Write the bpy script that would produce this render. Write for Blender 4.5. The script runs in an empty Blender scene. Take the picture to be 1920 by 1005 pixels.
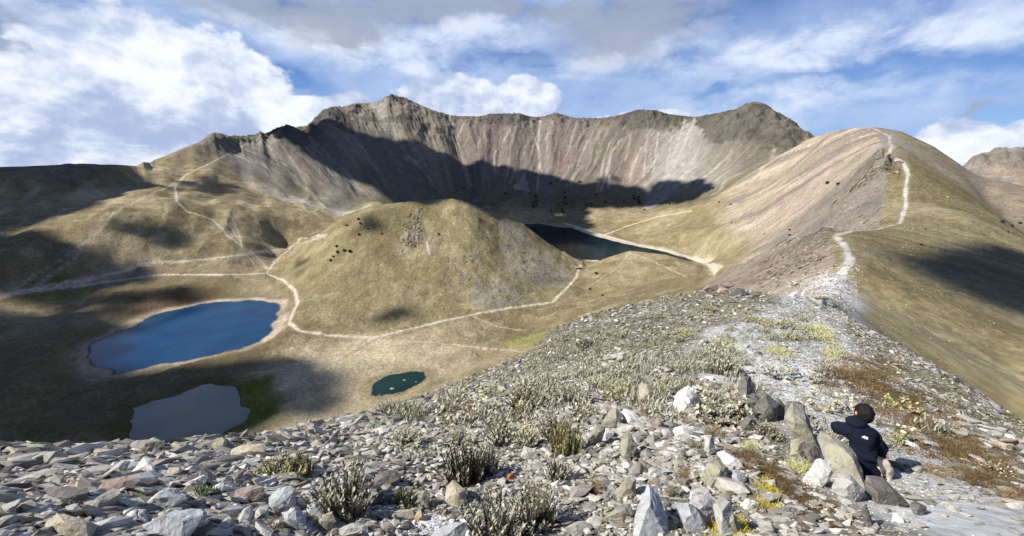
import bpy, math, random, time
import numpy as np
from mathutils import Vector, Matrix, noise as mnoise
T0 = time.time()
random.seed(7); rng = np.random.default_rng(7)
SC = bpy.context.scene; COL = SC.collection
R = math.radians

# ------------------------------------------------------------------ camera
FPX = 760.0; PITCH = math.atan(202.5 / FPX)          # horizon at row 300 of the 1920 x 1005 photograph
cam_d = bpy.data.cameras.new('camera'); cam = bpy.data.objects.new('camera', cam_d); COL.objects.link(cam)
cam.location = (0, 0, 0); cam.rotation_euler = (math.pi / 2 - PITCH, 0, 0)
cam_d.sensor_width = 36.0; cam_d.lens = 36.0 * FPX / 1920.0; cam_d.clip_start = 0.05; cam_d.clip_end = 60000
SC.camera = cam

# ------------------------------------------------------------------ sun, sky, exposure
SUN_AZ, SUN_EL = R(-102), R(42)                       # azimuth from straight ahead, negative = left
SUN = Vector((math.sin(SUN_AZ) * math.cos(SUN_EL), math.cos(SUN_AZ) * math.cos(SUN_EL), math.sin(SUN_EL)))
sl = bpy.data.lights.new('sun', 'SUN'); sl.energy = 5.0; sl.angle = R(0.6); sl.color = (1.0, 0.94, 0.83)
so = bpy.data.objects.new('sun', sl); COL.objects.link(so); so.rotation_euler = SUN.to_track_quat('Z', 'Y').to_euler()
so.location = SUN * 3000
SC.view_settings.view_transform = 'Standard'; SC.view_settings.look = 'None'; SC.view_settings.gamma = 1
SC.view_settings.exposure = 0.55
SC.view_settings.use_curve_mapping = False

cp, sp = math.cos(PITCH), math.sin(PITCH)
def ray(u, v):                                        # photograph pixel -> (azimuth, slope dz per metre of ground distance)
    a = (u - 960.0) / FPX; b = (502.5 - v) / FPX
    x, y, z = a, cp + b * sp, -sp + b * cp
    return math.atan2(x, y), z / math.hypot(x, y)

# ------------------------------------------------------------------ node helpers
def nn(nt, typ, **kw):
    n = nt.nodes.new(typ)
    for k, v in kw.items():
        if k.startswith('i_'):
            key = k[2:]; key = int(key) if key.isdigit() else key
            n.inputs[key].default_value = v
        else: setattr(n, k, v)
    return n
def lk(nt, a, b): nt.links.new(a, b)
class G:                                              # tiny expression builder for node trees
    def __init__(s, nt): s.nt = nt
    def put(s, sock, v):
        if isinstance(v, bpy.types.NodeSocket): s.nt.links.new(v, sock)
        else: sock.default_value = v
    def m(s, op, a, b=0.0, c=0.0, clamp=False):
        n = s.nt.nodes.new('ShaderNodeMath'); n.operation = op; n.use_clamp = clamp
        s.put(n.inputs[0], a); s.put(n.inputs[1], b); s.put(n.inputs[2], c); return n.outputs[0]
    def comb(s, x, y, z):
        n = s.nt.nodes.new('ShaderNodeCombineXYZ')
        for i, q in enumerate((x, y, z)): s.put(n.inputs[i], q)
        return n.outputs[0]
    def sep(s, v):
        n = s.nt.nodes.new('ShaderNodeSeparateXYZ'); s.put(n.inputs[0], v); return n.outputs
    def vm(s, op, a, b=(0, 0, 0)):
        n = s.nt.nodes.new('ShaderNodeVectorMath'); n.operation = op; s.put(n.inputs[0], a)
        if op == 'SCALE': s.put(n.inputs['Scale'], b)
        else: s.put(n.inputs[1], b)
        return n.outputs['Value'] if op in ('LENGTH', 'DOT_PRODUCT', 'DISTANCE') else n.outputs[0]
    def noise(s, v, scale, detail=6, rough=0.55, lac=2.0, dist=0.0, out=0):
        n = s.nt.nodes.new('ShaderNodeTexNoise'); s.put(n.inputs['Vector'], v)
        n.inputs['Scale'].default_value = scale; n.inputs['Detail'].default_value = detail
        n.inputs['Roughness'].default_value = rough; n.inputs['Lacunarity'].default_value = lac
        n.inputs['Distortion'].default_value = dist; return n.outputs[out]
    def ss(s, x, lo, hi, a=0.0, b=1.0):
        n = s.nt.nodes.new('ShaderNodeMapRange'); n.interpolation_type = 'SMOOTHSTEP'
        s.put(n.inputs[0], x); n.inputs[1].default_value = lo; n.inputs[2].default_value = hi
        n.inputs[3].default_value = a; n.inputs[4].default_value = b; return n.outputs[0]
    def mix(s, f, a, b, mode='MIX'):
        n = s.nt.nodes.new('ShaderNodeMix'); n.data_type = 'RGBA'; n.blend_type = mode
        s.put(n.inputs[0], f)
        for i, q in ((6, a), (7, b)):
            if isinstance(q, tuple) and len(q) == 3: q = q + (1.0,)
            s.put(n.inputs[i], q)
        return n.outputs[2]

# ------------------------------------------------------------------ world: Nishita sky with procedural cloud
W = bpy.data.worlds.new('World'); SC.world = W; W.use_nodes = True
def build_world():
    nt = W.node_tree; nt.nodes.clear(); g = G(nt)
    out = nn(nt, 'ShaderNodeOutputWorld'); bg = nn(nt, 'ShaderNodeBackground'); lk(nt, bg.outputs[0], out.inputs[0])
    sky = nn(nt, 'ShaderNodeTexSky', sky_type='NISHITA', sun_disc=False, sun_elevation=SUN_EL, sun_rotation=SUN_AZ,
             altitude=4200, air_density=1.0, dust_density=0.3, ozone_density=3.0)
    tc = nn(nt, 'ShaderNodeTexCoord').outputs['Generated']
    x, y, z = g.sep(tc)
    az = g.m('MULTIPLY', g.m('ARCTAN2', x, y), 57.2958); el = g.m('MULTIPLY', g.m('ARCSINE', z), 57.2958)
    # noise lookups in a stretched dome space
    P = g.comb(g.m('MULTIPLY', az, 0.05), g.m('MULTIPLY', el, 0.09), 0.0)
    wv = nn(nt, 'ShaderNodeTexNoise', i_Scale=1.7, i_Detail=5.0, i_Roughness=0.6); lk(nt, P, wv.inputs['Vector'])
    wcol = g.vm('SUBTRACT', wv.outputs['Color'], (0.5, 0.5, 0.5))
    AE = g.comb(az, el, 0.0)
    AEw = g.vm('ADD', AE, g.vm('SCALE', wcol, 9.0))
    wf = nn(nt, 'ShaderNodeTexNoise', i_Scale=7.0, i_Detail=7.0, i_Roughness=0.62); lk(nt, P, wf.inputs['Vector'])
    fcol = g.vm('SUBTRACT', wf.outputs['Color'], (0.5, 0.5, 0.5))
    AEc = g.vm('ADD', AE, g.vm('ADD', g.vm('SCALE', wcol, 4.0), g.vm('SCALE', fcol, 6.5)))
    def pos(u, v):
        a, t = ray(u, v); return math.degrees(a), math.degrees(math.atan(t))
    def blob(u, v, du, dv, rot=0.0, src=None, lo=1.0, hi=0.0):   # soft ellipse, sizes in degrees
        a, e = pos(u, v)
        d = g.vm('SUBTRACT', src if src is not None else AEw, (a, e, 0))
        dx, dy, _ = g.sep(d)
        c, s_ = math.cos(rot), math.sin(rot)
        X = g.m('ADD', g.m('MULTIPLY', dx, c / du), g.m('MULTIPLY', dy, s_ / du))
        Y = g.m('ADD', g.m('MULTIPLY', dx, -s_ / dv), g.m('MULTIPLY', dy, c / dv))
        r2 = g.m('SQRT', g.m('ADD', g.m('MULTIPLY', X, X), g.m('MULTIPLY', Y, Y)))
        return g.ss(r2, lo, hi)
    def union(lst):
        o = lst[0]
        for q in lst[1:]: o = g.m('MAXIMUM', o, q)
        return o
    def addup(lst):
        o = lst[0]
        for q in lst[1:]: o = g.m('ADD', o, q, clamp=True)
        return o
    # base blue
    blue = g.mix(0.55, sky.outputs[0], g.mix(g.ss(el, -2.0, 22.0), (2.2, 4.6, 9.6), (0.35, 1.7, 6.2)))
    # high thin veil
    n1 = g.noise(g.comb(g.m('MULTIPLY', az, 0.022), g.m('MULTIPLY', el, 0.10), 3.3), 1.6, 8, 0.58, dist=0.6)
    n2 = g.noise(g.vm('ADD', P, (4.0, 1.5, 7.0)), 2.3, 8, 0.62, dist=0.3)
    veil = g.ss(g.m('ADD', g.m('MULTIPLY', n1, 0.72), g.m('MULTIPLY', n2, 0.30)), 0.36, 0.62)
    holes = addup([blob(560, 165, 7.5, 2.6, -0.15), blob(1640, 135, 9, 1.3, -0.07), blob(1850, 130, 10, 1.8, 0.12), blob(1760, 245, 14, 1.6, 0.05),
                   blob(980, 105, 4, 1.0), blob(120, 110, 5, 1.6, -0.2), blob(1350, 165, 5, 0.9), blob(320, 60, 7, 1.4, -0.2), blob(540, 158, 3.5, 2.2)])
    veil = g.m('MAXIMUM', veil, g.m('MULTIPLY', addup([blob(1500, 70, 26, 6), blob(1050, 60, 20, 7), blob(1500, 200, 22, 3.0)]), 0.72))
    veil = g.m('MULTIPLY', veil, g.m('SUBTRACT', 1.0, g.m('MULTIPLY', holes, 0.93)))
    veil = g.m('MULTIPLY', g.m('MULTIPLY', veil, 0.93), g.ss(y, -0.25, 0.15, 0.25, 1.0))
    c = g.mix(veil, blue, g.mix(n2, (3.0, 4.5, 8.0), (6.0, 7.4, 9.9)))
    # bright mid cloud streaks
    mid = addup([blob(1230, 70, 9, 3.0), blob(800, 130, 12, 2.5), blob(1700, 70, 22, 3.4), blob(1500, 185, 20, 2.2), blob(870, 60, 16, 3.4), blob(700, 95, 14, 3.6), blob(520, 40, 12, 2.6, -0.2), blob(1180, 110, 18, 2.6), blob(150, 40, 15, 3.0, -0.2),
                 blob(1330, 235, 14, 1.8), blob(1560, 100, 20, 2.6)])
    midn = g.m('MULTIPLY', mid, g.ss(n2, 0.32, 0.62))
    c = g.mix(g.m('MULTIPLY', midn, 0.9), c, (8.6, 9.4, 11.0))
    # grey low cloud along the top
    gn = g.noise(g.vm('ADD', P, (9.0, 2.5, 1.0)), 3.0, 8, 0.62, dist=0.5)
    gry = addup([blob(520, -20, 18, 4.0, -0.05, lo=1.1, hi=0.3), blob(640, 60, 6, 3.6, lo=1.1, hi=0.2), blob(950, -15, 20, 3.4, lo=1.1, hi=0.2), blob(1160, 45, 9, 5.6, lo=1.15, hi=0.25),
                 blob(1270, 10, 9, 3.4), blob(40, 150, 9, 8.0, 0.3, lo=1.1, hi=0.2), blob(120, 200, 7, 4), blob(830, -60, 34, 6.5, lo=1.1, hi=0.2), blob(1840, 215, 2.0, 0.7)])
    gry = g.m('MULTIPLY', gry, g.ss(gn, 0.30, 0.52))
    c = g.mix(g.m('MULTIPLY', gry, 0.88), c, g.mix(gn, (3.0, 3.5, 4.7), (4.6, 5.2, 6.6)))
    cn2 = g.noise(g.vm('ADD', P, (1.0, 3.0, 9.0)), 2.6, 8, 0.6, dist=0.7)
    # cumulus: heaps with crisp edges, lit from the left and above, grey below
    PI_ = g.comb(g.m('MULTIPLY', az, 0.070), g.m('MULTIPLY', el, 0.095), 0.0)
    def heap(p):
        n = g.noise(p, 3.0, 9, 0.60, dist=0.15)
        v = nn(nt, 'ShaderNodeTexVoronoi', feature='SMOOTH_F1', i_Scale=7.5, i_Smoothness=0.6); lk(nt, g.vm('ADD', p, g.vm('SCALE', fcol, 0.16)), v.inputs['Vector'])
        v2 = nn(nt, 'ShaderNodeTexVoronoi', feature='SMOOTH_F1', i_Scale=19.0, i_Smoothness=0.6); lk(nt, g.vm('ADD', p, g.vm('SCALE', fcol, 0.10)), v2.inputs['Vector'])
        return g.m('SUBTRACT', g.m('SUBTRACT', n, g.m('MULTIPLY', v.outputs['Distance'], 0.16)), g.m('MULTIPLY', v2.outputs['Distance'], 0.05))
    H0 = heap(PI_); H1 = heap(g.vm('ADD', PI_, (-0.05, 0.085, 0.0)))
    E = dict(src=AE, lo=1.5, hi=0.3)
    body = union([blob(335, 165, 11.5, 6.5, -0.1, **E), blob(200, 255, 15, 6.5, **E), blob(40, 255, 13, 7, **E), blob(430, 235, 8, 6.5, **E),
                 blob(610, 232, 7.5, 3.2, 0.25, **E), blob(550, 225, 4.5, 3.0, **E), blob(520, 290, 9, 5, **E), blob(850, 195, 8, 3.4, **E),
                 blob(985, 192, 4.6, 3.2, **E), blob(1220, 228, 7, 1.4, **E), blob(1790, 275, 3.6, 2.4, **E), blob(1815, 300, 3.4, 2.6, **E),
                 blob(1890, 278, 4.6, 2.0, 0.1, **E), blob(1905, 305, 7, 2.4, **E)])
    D = g.m('ADD', g.m('MULTIPLY', body, 0.85), g.m('MULTIPLY', g.m('SUBTRACT', H0, 0.33), 0.9))
    cum = g.ss(D, 0.30, 0.46)
    rel = g.ss(g.m('SUBTRACT', H0, H1), -0.24, 0.22)
    thick = g.ss(D, 0.45, 0.95)
    lit = addup([blob(340, 120, 12, 5.5, -0.15), blob(600, 225, 9, 3.5), blob(1000, 195, 5, 3.4), blob(1800, 285, 8, 3), blob(1900, 275, 7, 2.5), blob(520, 235, 4, 4)])
    dk = addup([blob(440, 225, 6.5, 4.5), blob(40, 215, 12, 4), blob(870, 195, 4.5, 2.6), blob(225, 160, 4.5, 2, -0.2), blob(270, 245, 4, 4)])
    big = g.noise(g.vm('ADD', PI_, g.vm('ADD', g.vm('SCALE', fcol, 0.10), (5.3, 1.7, 2.0))), 1.9, 7, 0.55, dist=0.3)
    br = g.m('ADD', g.m('MULTIPLY', rel, 0.42), g.m('ADD', g.m('MULTIPLY', g.ss(big, .34, .66), 0.42), g.m('MULTIPLY', lit, 0.34)))
    br = g.m('SUBTRACT', br, g.m('MULTIPLY', dk, 0.24), clamp=True)
    br = g.m('ADD', br, g.m('MULTIPLY', g.m('MULTIPLY', g.ss(cn2, .42, .6), g.ss(el, 9, 1)), 0.30), clamp=True)
    ccol = g.mix(g.ss(br, 0.02, 0.98), (4.5, 5.5, 8.0), (10.4, 10.9, 11.8))
    c = g.mix(g.m('MULTIPLY', cum, 0.97), c, ccol)
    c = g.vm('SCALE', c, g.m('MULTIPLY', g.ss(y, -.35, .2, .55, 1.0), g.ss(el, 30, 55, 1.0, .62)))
    c = g.mix(g.ss(el, -9, -5), (0.8, 0.7, 0.5), c)
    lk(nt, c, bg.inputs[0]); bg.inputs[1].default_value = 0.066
build_world()

# ------------------------------------------------------------------ tags
def tag(o, label=None, cat=None, group=None, kind=None):
    if label: o['label'] = label
    if cat: o['category'] = cat
    if group: o['group'] = group
    if kind: o['kind'] = kind
    return o

# ------------------------------------------------------------------ terrain: feature lines -> smooth height field
ZW = -200.0                                           # water level below the eye
def Lp(pts): return [(ray(u, v)[0], math.log(r), ray(u, v)[1]) for u, v, r in pts]
def Zp(z, pts):
    o = []
    for u, v in pts:
        a, t = ray(u, v); o.append((a, math.log(z / t), t))
    return o
def Ap(pts): return [(R(a), math.log(r), z / r) for a, r, z in pts]
LINES = []
def add(p, w=1.0): LINES.append((p, w))
# near ground
add(Ap([(a, r, z * 1.0) for a, r, z in [(-75, 0.8, -1.75), (0, 0.8, -1.75), (75, 0.8, -1.75)]]))
add(Lp([(-250, 1005, 2.9), (0, 1005, 2.7), (300, 1005, 2.3), (600, 1005, 2.1), (960, 1005, 1.9), (1300, 1005, 2.0), (1600, 1005, 2.6), (1920, 1005, 3.9), (2200, 1005, 5)]))
add(Lp([(-200, 940, 3.6), (100, 940, 3.5), (350, 920, 3.4), (600, 910, 3.4), (950, 880, 3.4), (1200, 870, 3.3), (1400, 880, 3.3), (1500, 900, 3.5), (1620, 915, 4.3), (1720, 935, 4.5), (1850, 900, 6.0)]))
add(Lp([(300, 875, 5.0), (600, 860, 4.9), (900, 800, 6.0), (1150, 770, 5.6), (1350, 770, 5.6), (1440, 770, 6.2), (1560, 790, 6.6), (1750, 810, 8.0), (1900, 850, 8.5)]))
add(Lp([(760, 775, 8.5), (1000, 700, 12), (1150, 670, 12), (1350, 665, 12), (1500, 680, 12), (1650, 700, 13), (1780, 745, 14)]))
add(Lp([(1090, 610, 20), (1250, 595, 22), (1400, 595, 24), (1500, 612, 23), (1600, 640, 24)]))
# near skyline (edge of the near ridge)
add(Lp([(-400, 850, 7), (-200, 842, 7), (0, 838, 7), (120, 840, 7.2), (250, 834, 7.6), (420, 828, 8), (500, 820, 8.5), (600, 797, 9.5), (700, 774, 11), (800, 738, 14), (900, 697, 18),
        (980, 664, 22), (1010, 640, 24), (1050, 608, 26), (1100, 588, 28), (1170, 573, 31), (1250, 556, 34), (1310, 545, 36), (1350, 540, 38), (1420, 546, 40), (1480, 554, 42), (1540, 562, 45)]), 3)
add(Lp([(1540, 562, 45), (1600, 598, 40), (1660, 632, 34), (1720, 668, 29), (1800, 716, 23), (1860, 757, 20), (1920, 797, 17), (2050, 880, 14)]), 3)
for ds, dv, rm in ((1.5, 30, 52), (2.2, 24, 56)):
    add(Lp([(u, v + dv, min(r * ds, rm)) for u, v, r in [(1640, 622, 36), (1700, 657, 31), (1760, 690, 26), (1800, 716, 23), (1860, 757, 20), (1920, 797, 17), (2050, 880, 14)]]), 2)
# hidden drop on the left of the near ridge
for r, z0, z1 in ((30, -24, -26), (70, -60, -58), (150, -122, -118), (260, -180, -176)):
    add(Ap([(a, r, z0 + (z1 - z0) * (a + 75) / 83.) for a in range(-75, 7, 4)]))
add(Ap([(14, 50, -30), (20, 58, -32), (27, 62, -28)])); add(Ap([(14, 130, -82), (20, 140, -74), (26, 130, -55)])); add(Ap([(12, 260, -140), (20, 270, -112), (25, 260, -85)]))
# right ridge crest with its trail
add(Lp([(1540, 562, 45), (1560, 556, 70), (1562, 540, 95), (1575, 515, 130), (1592, 490, 160), (1590, 465, 200), (1562, 437, 260), (1600, 431, 300), (1640, 431, 345), (1690, 418, 395),
        (1700, 385, 440), (1700, 350, 480), (1705, 325, 520), (1695, 302, 555), (1660, 292, 580)]), 3)
add(Lp([(1660, 292, 580), (1650, 300, 600), (1655, 275, 720), (1660, 255, 840), (1640, 240, 900)]), 2)
add(Lp([(1518, 259, 1200), (1560, 246, 1060), (1600, 240, 960), (1640, 238, 900), (1690, 246, 880), (1750, 274, 870), (1800, 308, 830), (1850, 350, 740), (1920, 412, 600), (2000, 470, 500), (2200, 600, 350)]), 3)
add(Ap([(39, 1700, 10), (44, 1500, -60), (47, 1150, -60)])); 
add(Ap([(38, 2300, -100), (52, 2200, -250), (75, 1800, -300)]))
add(Lp([(1800, 312, 1150), (1815, 300, 1220), (1840, 289, 1300), (1870, 288, 1300), (1890, 280, 1300), (1920, 276, 1300), (2100, 250, 1300)]), 3)
add(Lp([(1860, 345, 1020), (1920, 375, 950)]))
# outer flank
add(Lp([(1620, 600, 75), (1750, 700, 62), (1860, 770, 66), (1960, 820, 70)])); add(Lp([(1600, 540, 125), (1750, 630, 112), (1920, 730, 105)]))
add(Lp([(1640, 500, 190), (1750, 540, 175), (1920, 620, 170)])); add(Lp([(1700, 450, 300), (1800, 480, 265), (1920, 530, 260)]))
add(Lp([(1740, 380, 450), (1800, 390, 420), (1920, 450, 410)])); add(Lp([(1740, 310, 640), (1800, 330, 680)]))
# spur below the first knob
add(Lp([(1540, 436, 268), (1500, 446, 285), (1430, 474, 335), (1350, 511, 420), (1290, 525, 500), (1200, 530, 590)]), 3)
add(Lp([(1480, 525, 150), (1400, 520, 250), (1330, 532, 360), (1230, 545, 480)]))
add(Ap([(34, 400, -92), (31, 460, -120), (28, 560, -150)]))
# inner flank of the right ridge
add(Lp([(1300, 478, 950), (1360, 492, 760), (1450, 450, 690), (1550, 412, 590), (1620, 345, 640)]))
add(Lp([(1250, 432, 1140), (1350, 440, 900), (1400, 402, 900), (1450, 352, 990), (1500, 300, 1080), (1540, 270, 1120)]))
add(Lp([(1200, 405, 1330), (1300, 395, 1230), (1340, 378, 1180), (1400, 330, 1250), (1470, 285, 1300)]))
# hillock in front of the far lake
add(Lp([(1092, 494, 790), (1130, 486, 780), (1180, 470, 770), (1250, 478, 730), (1320, 500, 660), (1350, 511, 600)]), 2)
# grassy dome
add(Lp([(600, 440, 850), (640, 406, 800), (700, 385, 760), (780, 377, 730), (850, 372, 720), (880, 380, 720), (920, 398, 730), (980, 419, 750), (1020, 450, 780), (1060, 476, 800), (1084, 492, 830)]), 3)
add(Zp(-190, [(500, 512), (545, 560), (575, 605), (640, 624), (750, 616), (880, 586), (1000, 571), (1050, 556)]), 2)
add(Zp(-194, [(530, 620), (620, 632), (700, 636), (830, 606), (960, 582), (1045, 570), (1100, 560)]), 2)
add(Zp(-186, [(1060, 548), (1085, 520), (1090, 500)]))
add(Zp(-197, [(560, 700), (640, 680), (760, 665), (900, 650), (1000, 625)]))
add(Zp(-190, [(640, 790), (760, 745), (860, 700), (960, 655)]))
add(Ap([(-23, 980, -150), (-15, 980, -178), (-6, 980, -190), (3, 1000, -197)]))
add(Ap([(-23, 1200, -148), (-10, 1250, -185), (0, 1250, -194)]))
# left basin and hills
add(Zp(-188, [(540, 465), (520, 482), (500, 508)])); add(Lp([(540, 463, 930), (600, 438, 980), (660, 405, 1150)]))
add(Zp(-190, [(0, 745), (60, 660), (130, 590), (200, 560), (300, 545), (400, 540), (490, 530), (530, 545)]))
add(Zp(-192, [(-200, 830), (0, 800), (150, 790)]))
add(Zp(-176, [(-200, 600), (0, 560), (100, 538), (200, 522), (300, 513), (420, 512)]))
add(Lp([(-200, 500, 900), (0, 490, 900), (100, 478, 890), (200, 470, 880), (330, 462, 890), (430, 455, 900), (480, 450, 920)]))
add(Lp([(-200, 425, 1010), (0, 425, 1000), (120, 410, 1010), (220, 393, 1040), (330, 375, 1080), (430, 395, 1060), (530, 410, 1080)]), 1)
add(Lp([(-200, 395, 1150), (0, 395, 1120), (120, 372, 1150), (230, 352, 1220), (300, 345, 1280)]))
add(Lp([(-300, 315, 1300), (0, 313, 1300), (60, 311, 1300), (130, 308, 1300), (170, 307, 1320), (270, 312, 1400), (340, 327, 1400), (400, 312, 1450), (440, 285, 1600), (490, 256, 1740)]), 3)
add(Ap([(-75, 1650, -200), (-60, 1650, -180), (-46, 1650, -170)]))
add(Lp([(270, 311, 1430), (300, 296, 1480), (345, 277, 1560), (375, 265, 1600), (400, 248, 1640), (415, 250, 1660), (440, 257, 1690), (490, 256, 1740)]), 3)
# crater rim
RIM = [(490, 256, 1740), (515, 241, 1760), (540, 233, 1780), (555, 240, 1800), (570, 239, 1820), (590, 222, 1840), (605, 206, 1850), (625, 199, 1860), (645, 200, 1880), (665, 193, 1900), (690, 193, 1920), (712, 190, 1930),
       (722, 180, 1940), (736, 177, 1940), (760, 183, 1950), (785, 195, 1960), (810, 206, 1980), (850, 217, 2000), (900, 218, 2020), (920, 213, 2030), (975, 212, 2030), (992, 218, 2030), (1015, 219, 2030), (1042, 211, 2020), (1078, 221, 2020),
       (1130, 221, 2010), (1165, 215, 2000), (1195, 205, 1980), (1225, 206, 1970), (1240, 209, 1960), (1250, 213, 1950), (1280, 217, 1920), (1303, 219, 1900), (1335, 214, 1880), (1380, 205, 1840), (1395, 195, 1820), (1412, 191, 1800), (1430, 193, 1780),
       (1460, 211, 1740), (1490, 228, 1700), (1502, 240, 1660), (1516, 257, 1620)]
add(Lp(RIM), 4)
add(Lp([(400, 318, 1480), (520, 362, 1380), (640, 396, 1300), (720, 396, 1350), (860, 395, 1420), (960, 396, 1440), (1100, 398, 1430), (1200, 393, 1400), (1300, 384, 1300)]), 1)
add(Ap([(-33, 2300, 0), (-20, 2500, 60), (0, 2600, 20), (18, 2500, 40), (33, 2200, 0)]))
add(Ap([(a, 4400, -500) for a in range(-75, 76, 5)]))
# water outlines in the photograph
LAKE_SUN_L = [(165, 668), (180, 645), (215, 625), (255, 607), (290, 590), (340, 580), (385, 570), (430, 566), (490, 564), (515, 568), (524, 580), (518, 600), (512, 618), (480, 640), (440, 655), (380, 668), (300, 684), (245, 697), (208, 703), (203, 692), (170, 684)]
POND_BIG = [(240, 765), (275, 757), (320, 745), (370, 728), (395, 720), (430, 724), (447, 732), (452, 752), (462, 775), (455, 790), (420, 812), (385, 832), (330, 845), (240, 845)]
POND_SMALL = [(694, 730), (703, 716), (730, 704), (765, 697), (792, 699), (799, 708), (785, 720), (750, 735), (715, 743), (698, 742)]
def shore(pts, z=ZW): return [(ray(u, v)[0], z / ray(u, v)[1]) for u, v in pts]
LK = {'left': shore(LAKE_SUN_L), 'big': shore(POND_BIG, -199.0), 'small': shore(POND_SMALL, -196.5),
      'far': shore([(984, 420), (1010, 419), (1045, 425), (1075, 428), (1100, 438), (1150, 452), (1190, 461), (1240, 471), (1285, 483), (1312, 499)]) +
             [(ray(1316, 502)[0], 860.), (ray(1300, 502)[0], 812.), (ray(1250, 502)[0], 815.), (ray(1180, 490)[0], 830.), (ray(1130, 490)[0], 832.), (ray(1090, 492)[0], 838.), (ray(1030, 480)[0], 900.), (ray(985, 440)[0], 1050.), (ray(975, 422)[0], 1230.)]}
LKZ = {'left': ZW, 'big': -199.0, 'small': -196.5, 'far': ZW}
def pol2xy(p): return [(math.sin(a) * r, math.cos(a) * r) for a, r in p]
LKXY = {k: np.array(pol2xy(v)) for k, v in LK.items()}
for k, p in LK.items():                               # flat rim just at the water line
    add([(a, math.log(r), (LKZ[k] + 0.5) / r) for a, r in p + [p[0]]], 2)

AZ0, AZ1, NA = R(-75), R(75), 601
LR0, LR1, NR = math.log(0.7), math.log(4500.0), 701
def solve():
    levels = [(38, 44), (76, 88), (151, 176), (301, 351), (601, 701)]
    X = None
    for na, nr in levels:
        da = (AZ1 - AZ0) / (na - 1); dl = (LR1 - LR0) / (nr - 1)
        Wt = np.zeros((nr, na)); V = np.zeros((nr, na))
        for pts, w in LINES:
            for (a0, l0, t0), (a1, l1, t1) in (zip(pts[:-1], pts[1:]) if len(pts) > 1 else [(pts[0], pts[0])]):
                n = int(max(abs(a1 - a0) / da, abs(l1 - l0) / dl) * 2) + 2
                s = np.linspace(0, 1, n)
                ca = (a0 + (a1 - a0) * s - AZ0) / da; cl = (l0 + (l1 - l0) * s - LR0) / dl; t = t0 + (t1 - t0) * s
                i = np.rint(ca).astype(int); j = np.rint(cl).astype(int)
                ok = (i >= 0) & (i < na) & (j >= 0) & (j < nr)
                np.add.at(Wt, (j[ok], i[ok]), w); np.add.at(V, (j[ok], i[ok]), w * t[ok])
        M = Wt > 0; V[M] /= Wt[M]
        wc = np.where(M, 40.0, 0.0)
        ka, kr = 1.0, (da / dl) ** 2
        kr = max(kr, 0.12)
        def lap(x):
            y = np.zeros_like(x)
            d = x[:, 1:] - x[:, :-1]; y[:, :-1] += ka * d; y[:, 1:] -= ka * d
            d = x[1:] - x[:-1]; y[:-1] += kr * d; y[1:] -= kr * d
            return y
        al = 0.06
        def Aop(x):
            l = lap(x); return -al * l + lap(l) + wc * x
        b = wc * V
        if X is None: X = np.full((nr, na), V[M].mean())
        else:
            jj = np.linspace(0, X.shape[0] - 1, nr); ii = np.linspace(0, X.shape[1] - 1, na)
            X = bil(X, jj[:, None] + 0 * ii[None], ii[None] + 0 * jj[:, None])
        D = wc + al * 2 * (ka + kr) + 6 * (ka * ka + kr * kr) + 8 * ka * kr
        r = b - Aop(X); z = r / D; p = z.copy(); rz = (r * z).sum()
        for it in range(900 if na < 100 else (400 if na < 200 else (200 if na < 400 else 90))):
            Ap_ = Aop(p); al_ = rz / (p * Ap_).sum(); X = X + al_ * p; r -= al_ * Ap_
            z = r / D; rz2 = (r * z).sum(); p = z + (rz2 / rz) * p; rz = rz2
    return X
def bil(F, j, i):
    j = np.clip(j, 0, F.shape[0] - 1.0001); i = np.clip(i, 0, F.shape[1] - 1.0001)
    j0 = j.astype(int); i0 = i.astype(int); fj = j - j0; fi = i - i0
    return (F[j0, i0] * (1 - fj) * (1 - fi) + F[j0 + 1, i0] * fj * (1 - fi) + F[j0, i0 + 1] * (1 - fj) * fi + F[j0 + 1, i0 + 1] * fj * fi)
def cub(F, j, i):                                      # Catmull-Rom along both axes
    def w(f): return (-.5*f+f*f-.5*f**3, 1-2.5*f*f+1.5*f**3, .5*f+2*f*f-1.5*f**3, -.5*f*f+.5*f**3)
    j = np.clip(j, 0, F.shape[0] - 1.0001); i = np.clip(i, 0, F.shape[1] - 1.0001)
    j0 = j.astype(int); i0 = i.astype(int); wj = w(j - j0); wi = w(i - i0); o = 0
    for a in range(4):
        ja = np.clip(j0 + a - 1, 0, F.shape[0] - 1)
        for b in range(4):
            o = o + wj[a] * wi[b] * F[ja, np.clip(i0 + b - 1, 0, F.shape[1] - 1)]
    return o
FT = solve()
def smooth_field(F, n):
    for _ in range(n):
        q = np.pad(F, 1, mode='edge'); F = (q[:-2, 1:-1] + 2 * q[1:-1, 1:-1] + q[2:, 1:-1]) / 4; q = np.pad(F, 1, mode='edge'); F = (q[1:-1, :-2] + 2 * q[1:-1, 1:-1] + q[1:-1, 2:]) / 4
    return F
FT = smooth_field(FT, 5)
print('solve', round(time.time() - T0, 1))

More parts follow.
